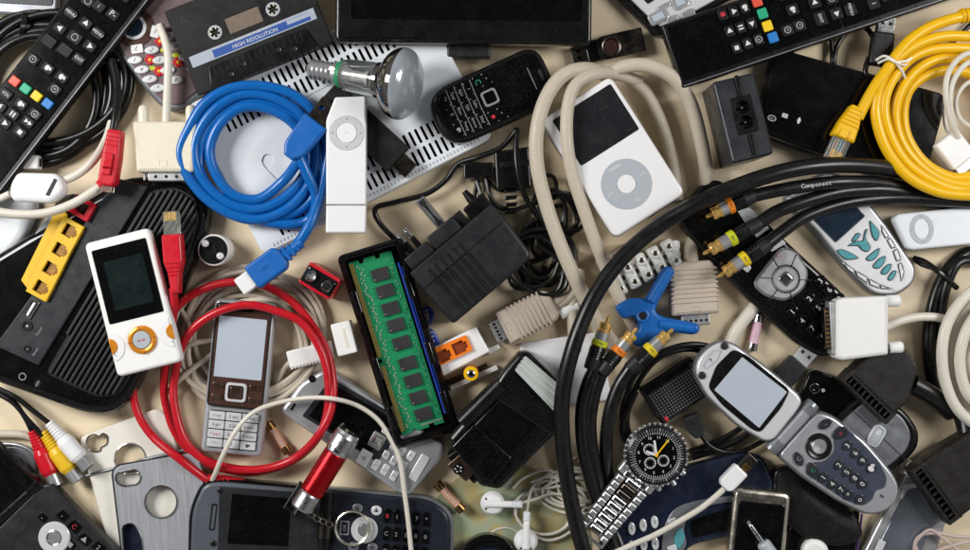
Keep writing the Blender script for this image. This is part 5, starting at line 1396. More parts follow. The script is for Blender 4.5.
def vga(fp, L_, w_, thumbs):
    b = MB(fp); b.prism(rpoly([(-w_ / 2, -L_ / 2), (w_ / 2, -L_ / 2), (w_ / 2 - 1, L_ / 2 - 6), (w_ / 2 - 6, L_ / 2), (-w_ / 2 + 6, L_ / 2), (-w_ / 2 + 1, L_ / 2 - 6)], 2.5), 0, 22, 'beige_plug', 3.5, 3)
    for k in range(8): b.prism(rr(w_ + 1, 2.3, 0.8, 0, -L_ / 2 + 13 + k * 4.7), 1, 23.2, 'beige_plug', 1.4)
    b.ring(3, 0.5, 22, 'beige_plug', 0, -L_ / 2 + 6, 18, 5, 1.6, 0.8)
    p_ = b.build('plug_body', t)
    b = MB(fp); b.prism(rr(w_ * 0.62, 12, 2, 0, -L_ / 2 - 5), 5, 17, 'steel', 1.2)
    for k in range(5): b.prism(ell(1.4, None, 10, -w_ * 0.22 + k * w_ * 0.11, -L_ / 2 - 6), 17, 17.4, 'steel_dark')
    b.build('metal_shell', p_)
    b = MB(fp); b.lathe([(L_ / 2 - 2, 8, 'beige_plug'), (L_ / 2 + 10, 7, 'beige_plug'), (L_ / 2 + 16, 6, 'beige_plug')], 0, 0, 11, 'y', 18); b.build('cable_grip', p_)
    for x_ in thumbs:
        b = MB(fp); b.lathe([(L_ / 2 - 6, 2, 'steel'), (L_ / 2 - 1, 2, 'steel'), (L_ / 2, 6, 'white_satin'), (L_ / 2 + 20, 6.2, 'white_satin'), (L_ / 2 + 22, 4.5, 'white_satin')], x_, 0, 11, 'y', 16); b.build('thumbscrew', p_)
vga(Fr(529, 316, 2, -63.4, 26), 58, 36, (13,))
vga(Fr(695, 288, 2, 4, 26), 54, 47, (-16,))
fp = Fr(617, 262, 2, 30, 20)
b = MB(fp); b.prism(rr(40, 24, 4), 0, 18, 'beige_plug', 3)
for k in range(4): b.prism(rr(3, 16, 1, -10 + k * 6, 0), 16, 19.5, 'beige_plug', 1)
b.build('plug_body', t)

# ------------------------------------------------------------------ white click wheel player
f = Fr(613, 157, 34, 32.5, 48)
t = thing('music_player', 'white music player with a black screen and grey click wheel', 'music player', f)
b = MB(f); b.prism(rr(84, 140, 8, 0, 0, 0, 7), 0, 13, 'white_gloss', 2.6, 2.5, seg=4); b.build('body', t)
b = MB(f); b.plate(rr(85, 141, 8.5, 0, 0, 0, 7), [rr(82, 138, 8)], 1, 5, 'chrome'); b.box(14, -70.4, 34, 1.4, 2, 8, 'steel_dark', 0.3, 0); b.build('steel_back', t)
b = MB(f); b.prism(rr(69, 54, 2, 3, 36.5), 13, 13.4, 'lcd_dark', 0.2); b.build('screen', t)
b = MB(f); q = (-3, -30); b.plate(ell(25.5, None, 56, *q), [ell(9.6, None, 36, *q)], 13, 13.4, 'wheel_grey', None, 0.2)
b.text('MENU', q[0], q[1] + 20, 13.55, 5, 'white_satin'); b.text('>>|', q[0] + 19, q[1], 13.55, 4.4, 'white_satin'); b.text('|<<', q[0] - 19, q[1], 13.55, 4.4, 'white_satin'); b.text('>||', q[0], q[1] - 19, 13.55, 4.4, 'white_satin'); b.build('click_wheel', t)
b = MB(f); b.prism(ell(9.2, None, 34, *q), 12.8, 13.7, 'white_gloss', 0.4); b.build('centre_button', t)

# ------------------------------------------------------------------ terminal strip
f = Fr(648, 266, 4, 27, 26)
t = thing('terminal_strip', 'translucent white screw terminal strip next to the blue tripod', 'terminal block', f)
for k in range(5):
    x_ = -34 + k * 15.5
    b = MB(f); b.prism(rr(12, 30, 3, x_, 0), 0, 16, 'milky_plastic', 2.5, 1)
    b.prism(rr(8, 10, 3, x_, 8), 15.5, 21, 'milky_plastic', 1.2); b.prism(rr(8, 10, 3, x_, -8), 15.5, 21, 'milky_plastic', 1.2)
    if k < 4: b.prism(rr(4.5, 14, 1, x_ + 7.7, 0), 2, 12, 'milky_plastic', 1)
    m_ = b.build('module', t)
    for y_ in (8, -8):
        b = MB(f); b.prism(ell(2.8, None, 16, x_, y_), 20, 21.6, 'pale_gold', 0.4); b.box(x_, y_, 4.6, 0.8, 21.6, 21.8, 'steel_dark', 0.1, 0, 35); b.build('screw', m_)
    b = MB(f); b.prism(ell(2.4, None, 14, x_ + 7.7, 0), 12, 12.6, 'bronze'); b.build('fixing_hole', m_)

# ------------------------------------------------------------------ blue three legged stand
f = Fr(645, 315, 14, 0, 34)
t = thing('mini_tripod', 'bright blue plastic three legged stand beside the gold plugs', 'mini tripod', f)
ol = f.ls([(621, 316), (617, 307), (625, 301), (635, 298), (645, 299), (650, 294), (662, 271), (667, 266), (673, 268), (675, 273), (671, 281), (659, 303), (657, 312), (668, 318), (693, 322.5), (700, 326), (700.5, 331), (696, 334.5), (688, 334.5), (668, 332), (660, 335), (654, 342), (644, 348), (634, 345), (631, 338), (638, 331), (639, 323), (633, 317), (626, 319)])
b = MB(f); b.prism(smooth_loop(ol, 3), 0, 17, 'blue_plastic', 4, 3, seg=5); b.build('leg_frame', t)
b = MB(f); q = f.l(643, 316); b.ring(5.4, 1.6, 17, 'blue_plastic', *q, 28, 8); b.prism(ell(4, None, 20, *q), 17, 17.3, 'shadow_hole'); b.build('hub', t)
b = MB(f); q0, q1 = f.l(651, 301), f.l(670, 270); b.tube([(q0[0], q0[1], 15), (q1[0], q1[1], 15)], 6, 'blue_plastic', 14, 6, True); q0, q1 = f.l(660, 324), f.l(695, 329); b.tube([(q0[0], q0[1], 14), (q1[0], q1[1], 14)], 5.4, 'blue_plastic', 14, 6, True); b.build('leg', t)

# ------------------------------------------------------------------ component video cable
f = Fr(700, 230, 20)
t = thing('video_cable', 'thick black video cable with six gold plugs and coloured rings', 'video cable', f)
b = MB(f)
b.tube([(600, 600, 30), (582, 545, 32), (570, 495, 34), (563, 445, 40), (562, 400, 56), (570, 358, 62), (584, 318, 62), (602, 284, 60), (628, 252, 58), (662, 224, 58), (700, 202, 66), (740, 185, 68), (785, 171, 66), (830, 165, 58), (880, 167, 40), (930, 178, 17), (1000, 194, 10)], 7.8, 'rubber_black', 16)
b.tube([(596, 366, 44), (588, 384, 44), (582, 410, 40), (583, 445, 34), (592, 485, 24), (604, 520, 16), (622, 570, 14)], 6.6, 'rubber_black', 14)
b.tube([(601, 374, 46), (594, 396, 42), (590, 425, 38), (594, 462, 26), (603, 495, 14), (614, 530, 10), (632, 575, 20)], 6.4, 'rubber_black', 14)
b.tube([(630, 369, 46), (618, 388, 44), (609, 416, 40), (606, 446, 26), (608, 476, 13), (616, 506, 9), (636, 560, 9)], 6.6, 'rubber_black', 14)
b.tube([(752, 196, 58), (770, 192, 57), (800, 186.5, 56), (840, 182, 52), (885, 184, 34), (930, 196, 16), (990, 214, 16)], 6.4, 'rubber_black', 14)
b.tube([(758, 224, 50), (776, 212, 50), (805, 201, 48), (845, 191, 42), (890, 190, 32), (935, 200, 16), (990, 220, 10)], 6.6, 'rubber_black', 14)
b.tube([(768, 243, 44), (782, 232, 42), (806, 216, 40), (845, 203, 34), (890, 198, 28), (940, 200, 28), (990, 203, 26)], 6.4, 'rubber_black', 14)
b.build('cable', t)
b = MB(f)
for k, c_ in enumerate('Component'):
    px, py, a, z_ = 803 + k * 3.4, 186.3 - k * 0.42, 7, 63.1 + k * 0.02
    fq = Fr(px, py, z_, a, z_); 
    v, fc = glyphs(c_); b.add([fq.M @ Vector((x_ * 6, y_ * 6, 0)) for x_, y_, _ in v], fc, 'print_white', False, True)
b.build('printed_word', t)
for x0, y0, x1, y1, z_, m_ in ((706, 217, 752, 196, 58, 'orange_ring'), (703, 254, 758, 224, 50, 'lime_ring'), (718, 277, 768, 243, 42, 'yellow_ring'),
                               (609, 316, 591, 368, 44, 'lime_ring'), (637, 328, 602, 372, 44, 'orange_ring'), (673, 329, 630, 369, 44, 'yellow_ring')):
    a = math.degrees(math.atan2(-(y1 - y0), x1 - x0)); L_ = math.dist((x0, y0), (x1, y1)); fp = Fr(x0, y0, z_, a, z_); u = L_ / 60
    b = MB(fp); b.lathe([(34 * u, 7.2, 'satin_black'), (40 * u, 8.4, 'satin_black'), (41 * u, 7.8, 'satin_black'), (43 * u, 8.2, 'satin_black'), (44 * u, 7.6, 'satin_black'), (46 * u, 8.1, 'satin_black'), (47 * u, 7.5, 'satin_black'), (49 * u, 8, 'charcoal'), (60 * u, 7.5, 'charcoal'), (62 * u, 6.6, 'charcoal')], axis='x', seg=22); pl = b.build('plug_body', t)
    b = MB(fp); b.lathe([(28 * u, 7.2, m_), (29 * u, 8, m_), (34 * u, 8.2, m_), (35 * u, 7.4, m_)], axis='x', seg=24); b.text('YPB', 31.5 * u, 0, 8.4, 3.4, 'print_dark', 90); b.build('colour_ring', pl)
    b = MB(fp); b.lathe([(19 * u, 7, 'steel'), (28 * u, 7, 'steel')], axis='x', seg=22); b.build('barrel', pl)
    b = MB(fp); b.lathe([(8 * u, 5.8, 'gold'), (9 * u, 6.4, 'gold'), (12 * u, 6.6, 'gold'), (13 * u, 6, 'gold'), (16 * u, 6, 'gold'), (17 * u, 6.8, 'gold'), (19.5 * u, 6.8, 'gold')], axis='x', seg=22, cap=True)
    b.lathe([(0, 0.8, 'gold'), (1.5, 2, 'gold'), (9 * u, 2, 'gold')], axis='x', seg=14); b.build('gold_tip', pl)

# ------------------------------------------------------------------ black phone with silver pad
f = Fr(768, 270, 0, 47, 24)
t = thing('mobile_phone', 'black mobile phone with silver control pad beneath the gold plugs', 'mobile phone', f)
ol = f.ls([(681, 208), (706, 180), (722, 179), (760, 214), (800, 252), (846, 294), (858, 316), (850, 345), (826, 360), (796, 343), (752, 302), (700, 248), (680, 224)])
b = MB(f); b.prism(rpoly(ol, 12), 0, 20, 'gloss_black', 5, 3, seg=4); b.build('body', t)
b = MB(f); b.prism(rpoly(f.ls([(688, 214), (712, 188), (764, 236), (742, 264)]), 4), 20, 21, 'lcd_black', 0.4); b.build('screen', t)
for pts in ([(738, 211), (750, 207), (760, 216), (748, 226)], [(753, 228), (764, 222), (770, 228), (757, 238)], [(766, 244), (776, 234), (787, 243), (772, 252)], [(742, 268), (748, 262), (752, 268), (748, 273)]):
    b = MB(f); b.prism(rpoly(f.ls(pts), 1.5), 21, 22.6, 'silver_white', 0.8); b.build('soft_key', t)
b = MB(f); q = f.l(786, 279)
o_ = rpoly(f.ls([(782, 246), (797, 250), (810, 272), (805, 290), (786, 302), (764, 296), (752, 284), (766, 266)]), 8)
b.plate(o_, [ell(14.5, None, 36, *q)], 20, 23.5, 'steel', None, 2.5)
for a in (20, 75, 130, 185, 240, 310): b.box(q[0] + 20 * math.cos(R(a)), q[1] + 20 * math.sin(R(a)), 13, 0.9, 23, 23.9, 'steel_dark', 0.2, 0, a)
b.text('C', q[0] + 12, q[1] + 21, 23.8, 6, 'print_red')
b.build('control_pad', t)
b = MB(f); b.plate(ell(13.5, None, 36, *q), [rr(12.5, 12.5, 3.5, *q, 0)], 20, 24, 'steel', None, 2); b.prism(rr(12, 12, 3.5, *q), 20, 24.4, 'chrome', 1.4); b.build('navigation_key', t)
for px, py, s_ in ((821, 281, '3'), (830, 290, '6'), (840, 299, '9'), (849, 309, '#'), (810, 299, '2'), (819, 308, '5'), (828, 318, '8'), (838, 328, '0'), (793, 312, '1'), (803, 321, '4'), (813, 328.5, '7'), (824, 337, '*')):
    key(t, f, px, py, 13.5, 11, 20, 22.6, 'gloss_black', s_, 8, 'print_white', 'e', bev=1.4)

# ------------------------------------------------------------------ silver phone with teal keys
f = Fr(857, 237, 0, 38.5, 22)
t = thing('mobile_phone', 'silver white mobile phone with leaf shaped teal keys', 'mobile phone', f)
ol = f.ls([(786, 196), (826, 170), (850, 176), (884, 218), (919, 268), (916, 284), (898, 297), (874, 296), (850, 272), (816, 232), (788, 204)])
b = MB(f); b.prism(rpoly(ol, 10), 0, 17, 'silver_dark', 4, 3, seg=4); b.build('body', t)
b = MB(f); b.prism(inset(ccw(rpoly(ol, 10)), 2.6), 16, 20, 'silver_white', 2, seg=4); b.build('face_plate', t)
sc_ = f.ls([(808, 214), (840, 188), (866, 216), (836, 243)])
b = MB(f); b.prism(rpoly(sc_, 2), 20, 20.4, 'print_dark', 0.1); b.prism(inset(rpoly(sc_, 2), 1.2), 20.4, 20.6, 'lcd_blue', 0.1); b.build('screen', t)
def leaf(pts, m_='teal_key'):
    q_ = smooth_loop(f.ls(pts), 4)
    b = MB(f); b.prism(ccw(q_), 20, 20.9, 'print_dark', 0.2); b.prism(inset(ccw(q_), 0.8), 20.9, 22, m_, 0.6); b.build('key', t)
leaf([(870, 221), (874, 224), (880, 232), (877, 241), (872, 235)])
leaf([(852, 240), (857, 233), (861, 234), (858, 239), (854, 242)])
leaf([(865, 231), (868, 229), (866, 238), (871, 246), (868, 252), (862, 250), (858, 246), (848, 246), (856, 241), (863, 240)])
leaf([(837, 251), (842, 249), (850, 252), (859, 258), (848, 260), (842, 257)])
leaf([(866, 259), (873, 252), (880, 248), (878, 256), (872, 261)])
leaf([(873, 266), (880, 258), (886, 256), (884, 264), (878, 269)])
leaf([(881, 272), (887, 265), (892, 264), (890, 271), (885, 275)])
leaf([(888, 278), (893, 271), (897, 271), (895, 277), (891, 281)])
for pts in ([(882, 224), (890, 236), (886, 239), (882, 232)], [(891, 237), (897, 247), (892, 249), (887, 240)], [(898, 248), (902, 260), (897, 262), (893, 251)], [(902, 262), (905, 272), (902, 282), (898, 264)],
            [(842, 262), (855, 269), (855, 275), (848, 270)], [(856, 270), (868, 277), (868, 284), (857, 276)], [(869, 278), (880, 284), (880, 289), (870, 285)], [(881, 284), (890, 288), (898, 290), (881, 289)]):
    q_ = rpoly(f.ls(pts), 1)
    b = MB(f); b.prism(q_, 20, 20.8, 'print_dark', 0.2); b.prism(inset(ccw(q_), 0.9), 20.8, 21.6, 'silver_white', 0.4); b.build('key', t)

# ------------------------------------------------------------------ second stick player
f = Fr(945, 229, 8, 5, 22)
t = thing('clip_music_player', 'pale stick music player lying level at the right edge', 'music player', f)
b = MB(f); b.prism(rpoly(f.ls([(894, 219), (898, 214), (985, 205), (985, 243), (913, 250), (907, 248)]), 3), 0, 14, 'white_cool', 2.4, 2); b.build('body', t)
q = f.l(921.5, 229); b = MB(f); b.plate(ell(12, 15, 40, *q), [ell(8, 10.6, 34, *q)], 14, 14.5, 'wheel_grey', None, 0.2)
for k in range(4): b.tri(q[0] + 10 * math.cos(R(90 * k)), q[1] + 12.8 * math.sin(R(90 * k)), 14.6, 1.1, 'print_grey', 90 * k)
b.build('control_ring', t)
b = MB(f); b.prism(ell(7.4, 10, 34, *q), 13.6, 14.8, 'white_cool', 0.6); b.build('play_button', t)

# ------------------------------------------------------------------ white video plug and its thick coil
f = Fr(862, 327, 26, 3, 48)
t = thing('video_plug', 'white video plug with gold pins joined to a thick white coil', 'video plug', f)
b = MB(f); b.prism(rpoly(f.ls([(836, 301), (842, 298), (889, 296), (889, 355), (842, 361), (836, 358)]), 3), 0, 22, 'white_satin', 4, 2); b.build('hood', t)
b = MB(f); b.prism(rr(9, 54, 2, -26, 0), 3, 19, 'steel', 1.4); b.prism(rr(7, 42, 1, -32, 0), 5, 16, 'steel_dark', 1)
for k in range(9): b.box(-33, -18 + k * 4.4, 5, 1.6, 16, 17, 'brass', 0.3, 0.3)
b.build('metal_shell', t)
for y_ in (24, -23):
    b = MB(f); b.lathe([(26, 3, 'steel'), (28.5, 3, 'steel'), (29, 6, 'white_satin'), (41, 6.2, 'white_satin'), (43, 5, 'white_satin')], 0, y_, 11, 'x', 18); b.build('thumbscrew', t)
b = MB(f)
b.tube([(886, 327, 36), (900, 321, 34), (920, 317, 30), (940, 318, 26), (958, 324, 20), (975, 340, 12)], 4.3, 'white_cable', 12)
b.tube([(990, 280, 36), (966, 296, 38), (948, 322, 38), (942, 352, 38), (946, 384, 36), (960, 412, 34), (990, 435, 30)], 5.4, 'white_cable', 12)
b.tube([(990, 290, 28), (970, 306, 28), (955, 330, 28), (950, 358, 28), (955, 388, 26), (972, 414, 24), (990, 424, 22)], 5.4, 'white_cable', 12)
b.tube([(990, 304, 42), (974, 318, 42), (963, 340, 42), (960, 366, 40), (968, 394, 38), (990, 412, 34)], 5.4, 'white_cable', 12)
b.tube([(990, 316, 16), (972, 338, 16), (966, 362, 16), (974, 390, 16), (990, 402, 16)], 5.4, 'white_cable', 12)
b.tube([(1000, 326, 30), (982, 340, 34), (976, 362, 34), (984, 388, 30), (1000, 396, 26)], 5.4, 'white_cable', 12)
b.build('cable', t)

# ------------------------------------------------------------------ black lead with a tie
f = Fr(945, 310, 0)
t = thing('aerial_lead', 'matte black lead fastened with a stiff black tie', 'cable', f)
b = MB(f); b.tube([(985, 248, 6), (966, 254, 6), (950, 266, 8), (938, 288, 8), (930, 318, 8), (928, 350, 8), (932, 380, 8), (940, 400, 8)], 6, 'rubber_black', 12)
b.tube([(985, 262, 6), (960, 262, 14), (948, 282, 14), (942, 310, 10), (941, 340, 6), (946, 370, 6)], 5, 'rubber_black', 12); b.build('cable', t)
b = MB(f); b.tube([(914, 258, 4), (925, 262, 14), (940, 273, 23), (957, 288, 14)], 2.8, 'satin_black', 8); b.tube([(916, 260, 4), (922, 264, 10), (934, 268, 20)], 3, 'satin_black', 8); b.build('cable_tie', t)

# ------------------------------------------------------------------ scart plugs
def scart(fp, L_, W_, body, lab, grip):
    t = thing('scart_plug', lab, 'video plug', fp)
    b = MB(fp); b.prism(rpoly(body, 4), 0, 28, 'umber', 2.5, 2); b.build('housing', t)
    b = MB(fp); b.plate(rr(17, L_, 1.5, -W_ / 2 - 4, 0), [rr(8, L_ - 9, 1, -W_ / 2 - 5.5, 0)], 6, 27, 'umber', None, 1); b.prism(rr(14, L_ - 3, 1, -W_ / 2 - 4, 0), 6, 20, 'shadow_hole')
    fc = b.build('pin_frame', t)
    for k in range(9):
        b = MB(fp); b.box(-W_ / 2 - 5.5, -L_ / 2 + 8 + k * (L_ - 16) / 8, 6, 1.7, 18, 26, 'charcoal', 0.3, 0.3); b.box(-W_ / 2 - 3.2, -L_ / 2 + 8 + k * (L_ - 16) / 8, 1.6, 1.4, 20, 26.4, 'steel_dark', 0.2, 0.1); b.build('contact', fc)
    b = MB(fp); b.tube(grip, 10, 'rubber_black', 12); b.build('cable_grip', t)
f_ = Fr(885, 381, 12, 46, 40)
scart(f_, 64, 36, [(-18, -30), (4, -31), (34, -14), (38, 8), (16, 30), (-18, 30)], 'black scart plug under the white video plug', [(912, 384, 26), (926, 392, 24), (940, 402, 20), (952, 412, 16)])
b = MB(f_)
f_ = Fr(955, 482, 12, 36, 42)
scart(f_, 68, 34, [(-17, -33), (40, -33), (46, 30), (-5, 34), (-17, 32)], 'black scart plug in the lower right corner', [(962, 470, 28), (968, 446, 26), (966, 424, 20), (958, 402, 14)])

# ------------------------------------------------------------------ usb plug, dark grey
f = Fr(797, 366, 4, -42, 18)
t = thing('usb_plug', 'dark grey plug with a bright metal end under the folding phone', 'data plug', f)
b = MB(f); b.prism(rr(22, 34, 2.5, 0, -12), 0, 13, 'charcoal', 1.8, 1.5); b.tube([(0, -28, 6), (-2, -50, 6), (-10, -70, 4)], 3, 'rubber_black', 10, 6, True); b.build('grip', t)
b = MB(f); b.plate(rr(18, 18, 0.6, 0, 14), [rr(3.6, 3.6, 0.3, -4.2, 15), rr(3.6, 3.6, 0.3, 4.2, 15)], 9.5, 10.5, 'silver_white', None, 0.2); b.prism(rr(17, 17, 0.5, 0, 14), 3, 6, 'white_satin'); b.box(-8.6, 14, 0.8, 18, 2.5, 9.6, 'chrome', 0.2, 0); b.box(8.6, 14, 0.8, 18, 2.5, 9.6, 'chrome', 0.2, 0); b.build('metal_plug', t)  # top plate set paler than the chrome sides, painting in a bright reflection

# ------------------------------------------------------------------ phones under the folding phone
f = Fr(836, 402, 0, -22, 14)
t = thing('smartphone', 'black glossy smartphone lying face down showing its camera', 'smartphone', f)
b = MB(f); b.prism(rr(78, 62, 9, 4, -8), 0, 13, 'gloss_black', 1.5, 1.5); b.plate(rr(79.4, 63.4, 9.6, 4, -8), [rr(77.6, 61.6, 8.8, 4, -8)], 3, 10, 'steel'); b.build('body', t)
b = MB(f); q = f.l(815, 388.5); b.prism(ell(5.2, None, 26, *q), 13, 13.8, 'chrome', 0.3); b.prism(ell(4, None, 22, *q), 13.8, 14, 'lcd_black'); b.ring(2, 0.5, 14, 'steel_dark', *q, 18, 5); b.build('camera_lens', t)
b = MB(f); b.prism(ell(1.9, None, 14, *f.l(823.5, 390.5)), 13, 13.5, 'cream_pale', 0.2); b.build('flash_light', t)
f = Fr(878, 438, 4, -44, 24)
t = thing('camera_phone', 'black phone with a grey back and an oval camera window', 'mobile phone', f)
b = MB(f); b.prism(rpoly(f.ls([(822, 430), (862, 396), (886, 398), (908, 412), (921, 432), (920, 448), (908, 462), (890, 474), (872, 486)]), 10), 0, 17, 'satin_black', 4, 3); b.build('body', t)
b = MB(f); b.prism(rpoly(f.ls([(832, 430), (864, 403), (884, 405), (903, 417), (912, 434), (908, 450), (890, 466), (872, 474)]), 7), 17, 20, 'silver_dark', 1.8); b.build('back_cover', t)
b = MB(f); b.tube([(*f.l(854, 412), 19.9), (*f.l(880, 436), 19.9), (*f.l(906, 460), 19.9)], 0.5, 'shadow_hole', 6, 5, True); b.build('cover_seam', t)
b = MB(f); q = f.l(876, 436); o_ = rr(14, 23, 6.5, *q, 12); b.plate(o_, [inset(ccw(o_), 2)], 20, 22, 'silver_white', None, 0.6); b.prism(inset(ccw(o_), 2), 20, 21, 'wheel_grey', 0.3); b.prism(ell(2.8, None, 18, *f.l(878, 433)), 21, 21.4, 'silver_white', 0.2); b.build('camera_window', t)

f = Fr(908, 512, 0, -22, 20)
t = thing('folding_phone', 'closed chrome edged phone with reflections painted on its face', 'mobile phone', f)
b = MB(f); b.prism(rpoly(f.ls([(910, 470), (930, 473), (952, 512), (930, 580), (852, 580), (886, 512)]), 5), 0, 16, 'steel', 3, 2); b.build('body', t)
b = MB(f); b.prism(rpoly(f.ls([(908, 490), (920, 488), (938, 518), (914, 570), (868, 570), (880, 545)]), 3), 16, 17.4, 'smoky_mirror', 0.6, dome=1.2); b.build('outer_screen', t)
b = MB(f); b.lathe([(-14, 8, 'steel'), (-12, 9, 'chrome'), (8, 9, 'chrome'), (10, 8, 'steel')], *f.l(918, 474), 11, 'x', 22, -8); b.build('hinge', t)
b = MB(f); b.prism(rpoly(f.ls([(905, 485), (926, 483), (932, 494), (900, 500)]), 2), 16, 17, 'silver_white', 0.6); b.build('silver_trim', t)
b = MB(f); b.prism(rpoly(f.ls([(880, 540), (898, 548), (890, 568), (868, 568)]), 1), 17.4, 18, 'silver_white', 0.2); b.build('silver_corner', t)
f = Fr(905, 545, 20)
t = thing('pink_lead', 'thin pinkish lead looped in the lower right corner', 'cable', f)
b = MB(f); b.tube([(1000, 536, 26), (960, 537, 26), (936, 533, 24), (920, 536, 22), (915, 546, 22), (924, 556, 22), (945, 548, 24), (975, 541, 24), (1000, 544, 24)], 1.8, 'pink_cable', 8); b.tube([(914, 556, 22), (916, 542, 23), (930, 530, 25), (945, 540, 25), (960, 552, 24)], 1.6, 'pink_cable', 8); b.build('lead', t)

f = Fr(818, 500, 0, -25, 24)
t = thing('round_speaker', 'black round speaker with a dotted domed grille', 'speaker', f)
ol = f.ls([(776, 470), (792, 466), (830, 490), (862, 520), (868, 540), (848, 550), (812, 546), (786, 522), (774, 492)])
b = MB(f); b.prism(rpoly(ol, 12), 0, 16, 'satin_black', 4, 2); b.build('base', t)
b = MB(f); q_ = inset(ccw(rpoly(ol, 12)), 4); b.prism(q_, 16, 18, 'matte_black', 1, dome=7)
c = (sum(p[0] for p in q_) / len(q_), sum(p[1] for p in q_) / len(q_))
for i in range(-18, 19):
    for j in range(-12, 13):
        x_, y_ = c[0] + i * 3.0 + (j % 2) * 1.5, c[1] + j * 2.6
        d = max(((x_ - c[0]) / 44) ** 2 + ((y_ - c[1]) / 25) ** 2, 0)
        if d < 0.85: b.flat(ell(0.75, None, 6, x_, y_), 18.4 + 7 * (1 - d), 'shadow_hole')
b.build('grille', t)
f = Fr(815, 552, 0, 10, 14)
t = thing('dark_handset', 'dark handset with a thin violet edge at the bottom', 'mobile phone', f)
b = MB(f); b.prism(rpoly(f.ls([(790, 528), (862, 512), (856, 580), (786, 580)]), 4), 0, 9, 'gloss_black', 2); b.build('body', t)
b = MB(f); b.tube([(862, 514, 8), (858, 545, 8), (854, 580, 8)], 1.2, 'violet_edge', 8); b.build('violet_trim', t)
f = Fr(816, 552, 9, 0, 22)
t = thing('pale_stopper', 'small pale rounded knob at the bottom edge', 'stopper', f)
b = MB(f); b.prism(rpoly([(-13, -14), (13, -14), (14, 4), (5, 12), (-6, 12), (-13, 4)], 6), 0, 13, 'white_satin', 5, 2, seg=4); b.build('cap', t)
b = MB(f); b.prism(rr(20, 6, 2, 0, -12), 0, 8, 'silver_dark', 1.5); b.build('collar', t)

# ------------------------------------------------------------------ silver folding phone, the biggest of them
f = Fr(800, 425, 24, 52.4, 46)
t = thing('folding_phone', 'large open silver folding phone with pale reflected light painted on its screen', 'mobile phone', f)
lid_o = f.ls([(694, 373), (697, 359), (707, 347), (721, 340), (735, 343), (768, 367), (800, 394), (804, 402), (799, 411), (775, 441), (765, 443), (737, 426), (706, 396)])
b = MB(f); b.prism(rpoly(lid_o, 8), 2, 20, 'silver_dark', 4, 4, seg=4); b.prism(inset(ccw(rpoly(lid_o, 8)), 1.6), 18, 22, 'silver_white', 2.4); lid = b.build('lid', t)
b = MB(f); b.prism(rpoly(f.ls([(708, 387), (716, 366), (733, 349), (748, 356), (790, 390), (781, 408), (760, 433), (751, 429), (722, 405)]), 5), 22, 22.6, 'satin_black', 0.2); b.build('bezel', lid)
b = MB(f); b.prism(rpoly(f.ls([(714, 390), (742, 357), (787, 392), (759, 428)]), 1.2), 22.6, 22.9, 'lcd_pale', 0.1); b.build('screen', lid)
b = MB(f); b.plate(ccw(rpoly(f.ls([(703, 366), (712, 351), (722, 349), (718, 360), (706, 370)]), 3)), [inset(ccw(rpoly(f.ls([(703, 366), (712, 351), (722, 349), (718, 360), (706, 370)]), 3)), 0.8)], 22, 22.5, 'wheel_grey'); b.prism(ell(0.9, None, 8, *f.l(710.5, 359.5)), 22, 22.4, 'shadow_hole'); b.text('o|o', *f.l(711, 361), 22.4, 3, 'print_grey', 80); b.build('earpiece', lid)
for px, py in ((724.5, 346), (702, 375.5)):
    b = MB(f); b.prism(ell(4, None, 20, *f.l(px, py)), 22, 23.6, 'slate', 1.4); b.build('rubber_stop', lid)
b = MB(f); q0, q1 = f.l(772, 452), f.l(816, 404); a = math.degrees(math.atan2(q1[1] - q0[1], q1[0] - q0[0])); Lh = math.dist(q0, q1)
b.lathe([(0, 7, 'silver_dark'), (4, 8, 'silver_dark'), (Lh * 0.2, 8, 'silver_dark'), (Lh * 0.21, 7, 'silver_paint'), (Lh * 0.8, 7, 'silver_paint'), (Lh * 0.81, 8, 'silver_dark'), (Lh - 4, 8, 'silver_dark'), (Lh, 7, 'silver_dark')], q0[0], q0[1], 13, 'x', 22, a)
b.build('hinge', t)
kp_o = f.ls([(777, 456), (818, 411), (834, 415), (868, 441), (896, 474), (903, 489), (899, 504), (886, 515), (868, 517), (838, 502), (804, 479)])
b = MB(f); b.prism(rpoly(kp_o, 8), 0, 16, 'silver_dark', 5, 3, seg=4); b.prism(inset(ccw(rpoly(kp_o, 8)), 2), 14, 18, 'silver_paint', 2); kp = b.build('keypad_half', t)
b = MB(f); b.prism(rpoly(f.ls([(805, 473), (812, 463), (826, 462), (836, 452), (834, 434), (840, 425), (852, 432), (880, 462), (888, 478), (886, 489), (876, 491), (874, 500), (864, 507), (846, 501)]), 5), 18, 18.8, 'keypad_blue', 0.4); b.build('keypad_panel', kp)
b = MB(f); q = f.l(819.5, 447); b.lathe([(17, 13.5, 'silver_white'), (19, 13.5, 'satin_black'), (20.5, 12, 'satin_black'), (19.6, 9.5, 'satin_black'), (20.8, 7.6, 'steel'), (21.8, 6.6, 'steel'), (21.2, 0.5, 'steel')], q[0], q[1], 0, 'z', 36); b.build('navigation_pad', kp)
for px, py, w_, h_, m_, s_, tm in ((826, 424.5, 15, 9, 'slate', '-', 'print_grey'), (799.5, 459.5, 15, 9, 'slate', 'C', 'print_grey'), (841, 433.5, 17, 11, 'slate', 'o', 'print_red'), (813.5, 471, 17, 11, 'slate', 'C', 'print_green')):
    key(kp, f, px, py, w_, h_, 18, 20.4, m_, s_, 6, tm, 'e', bev=1, rot=-20 if px > 820 else 60)
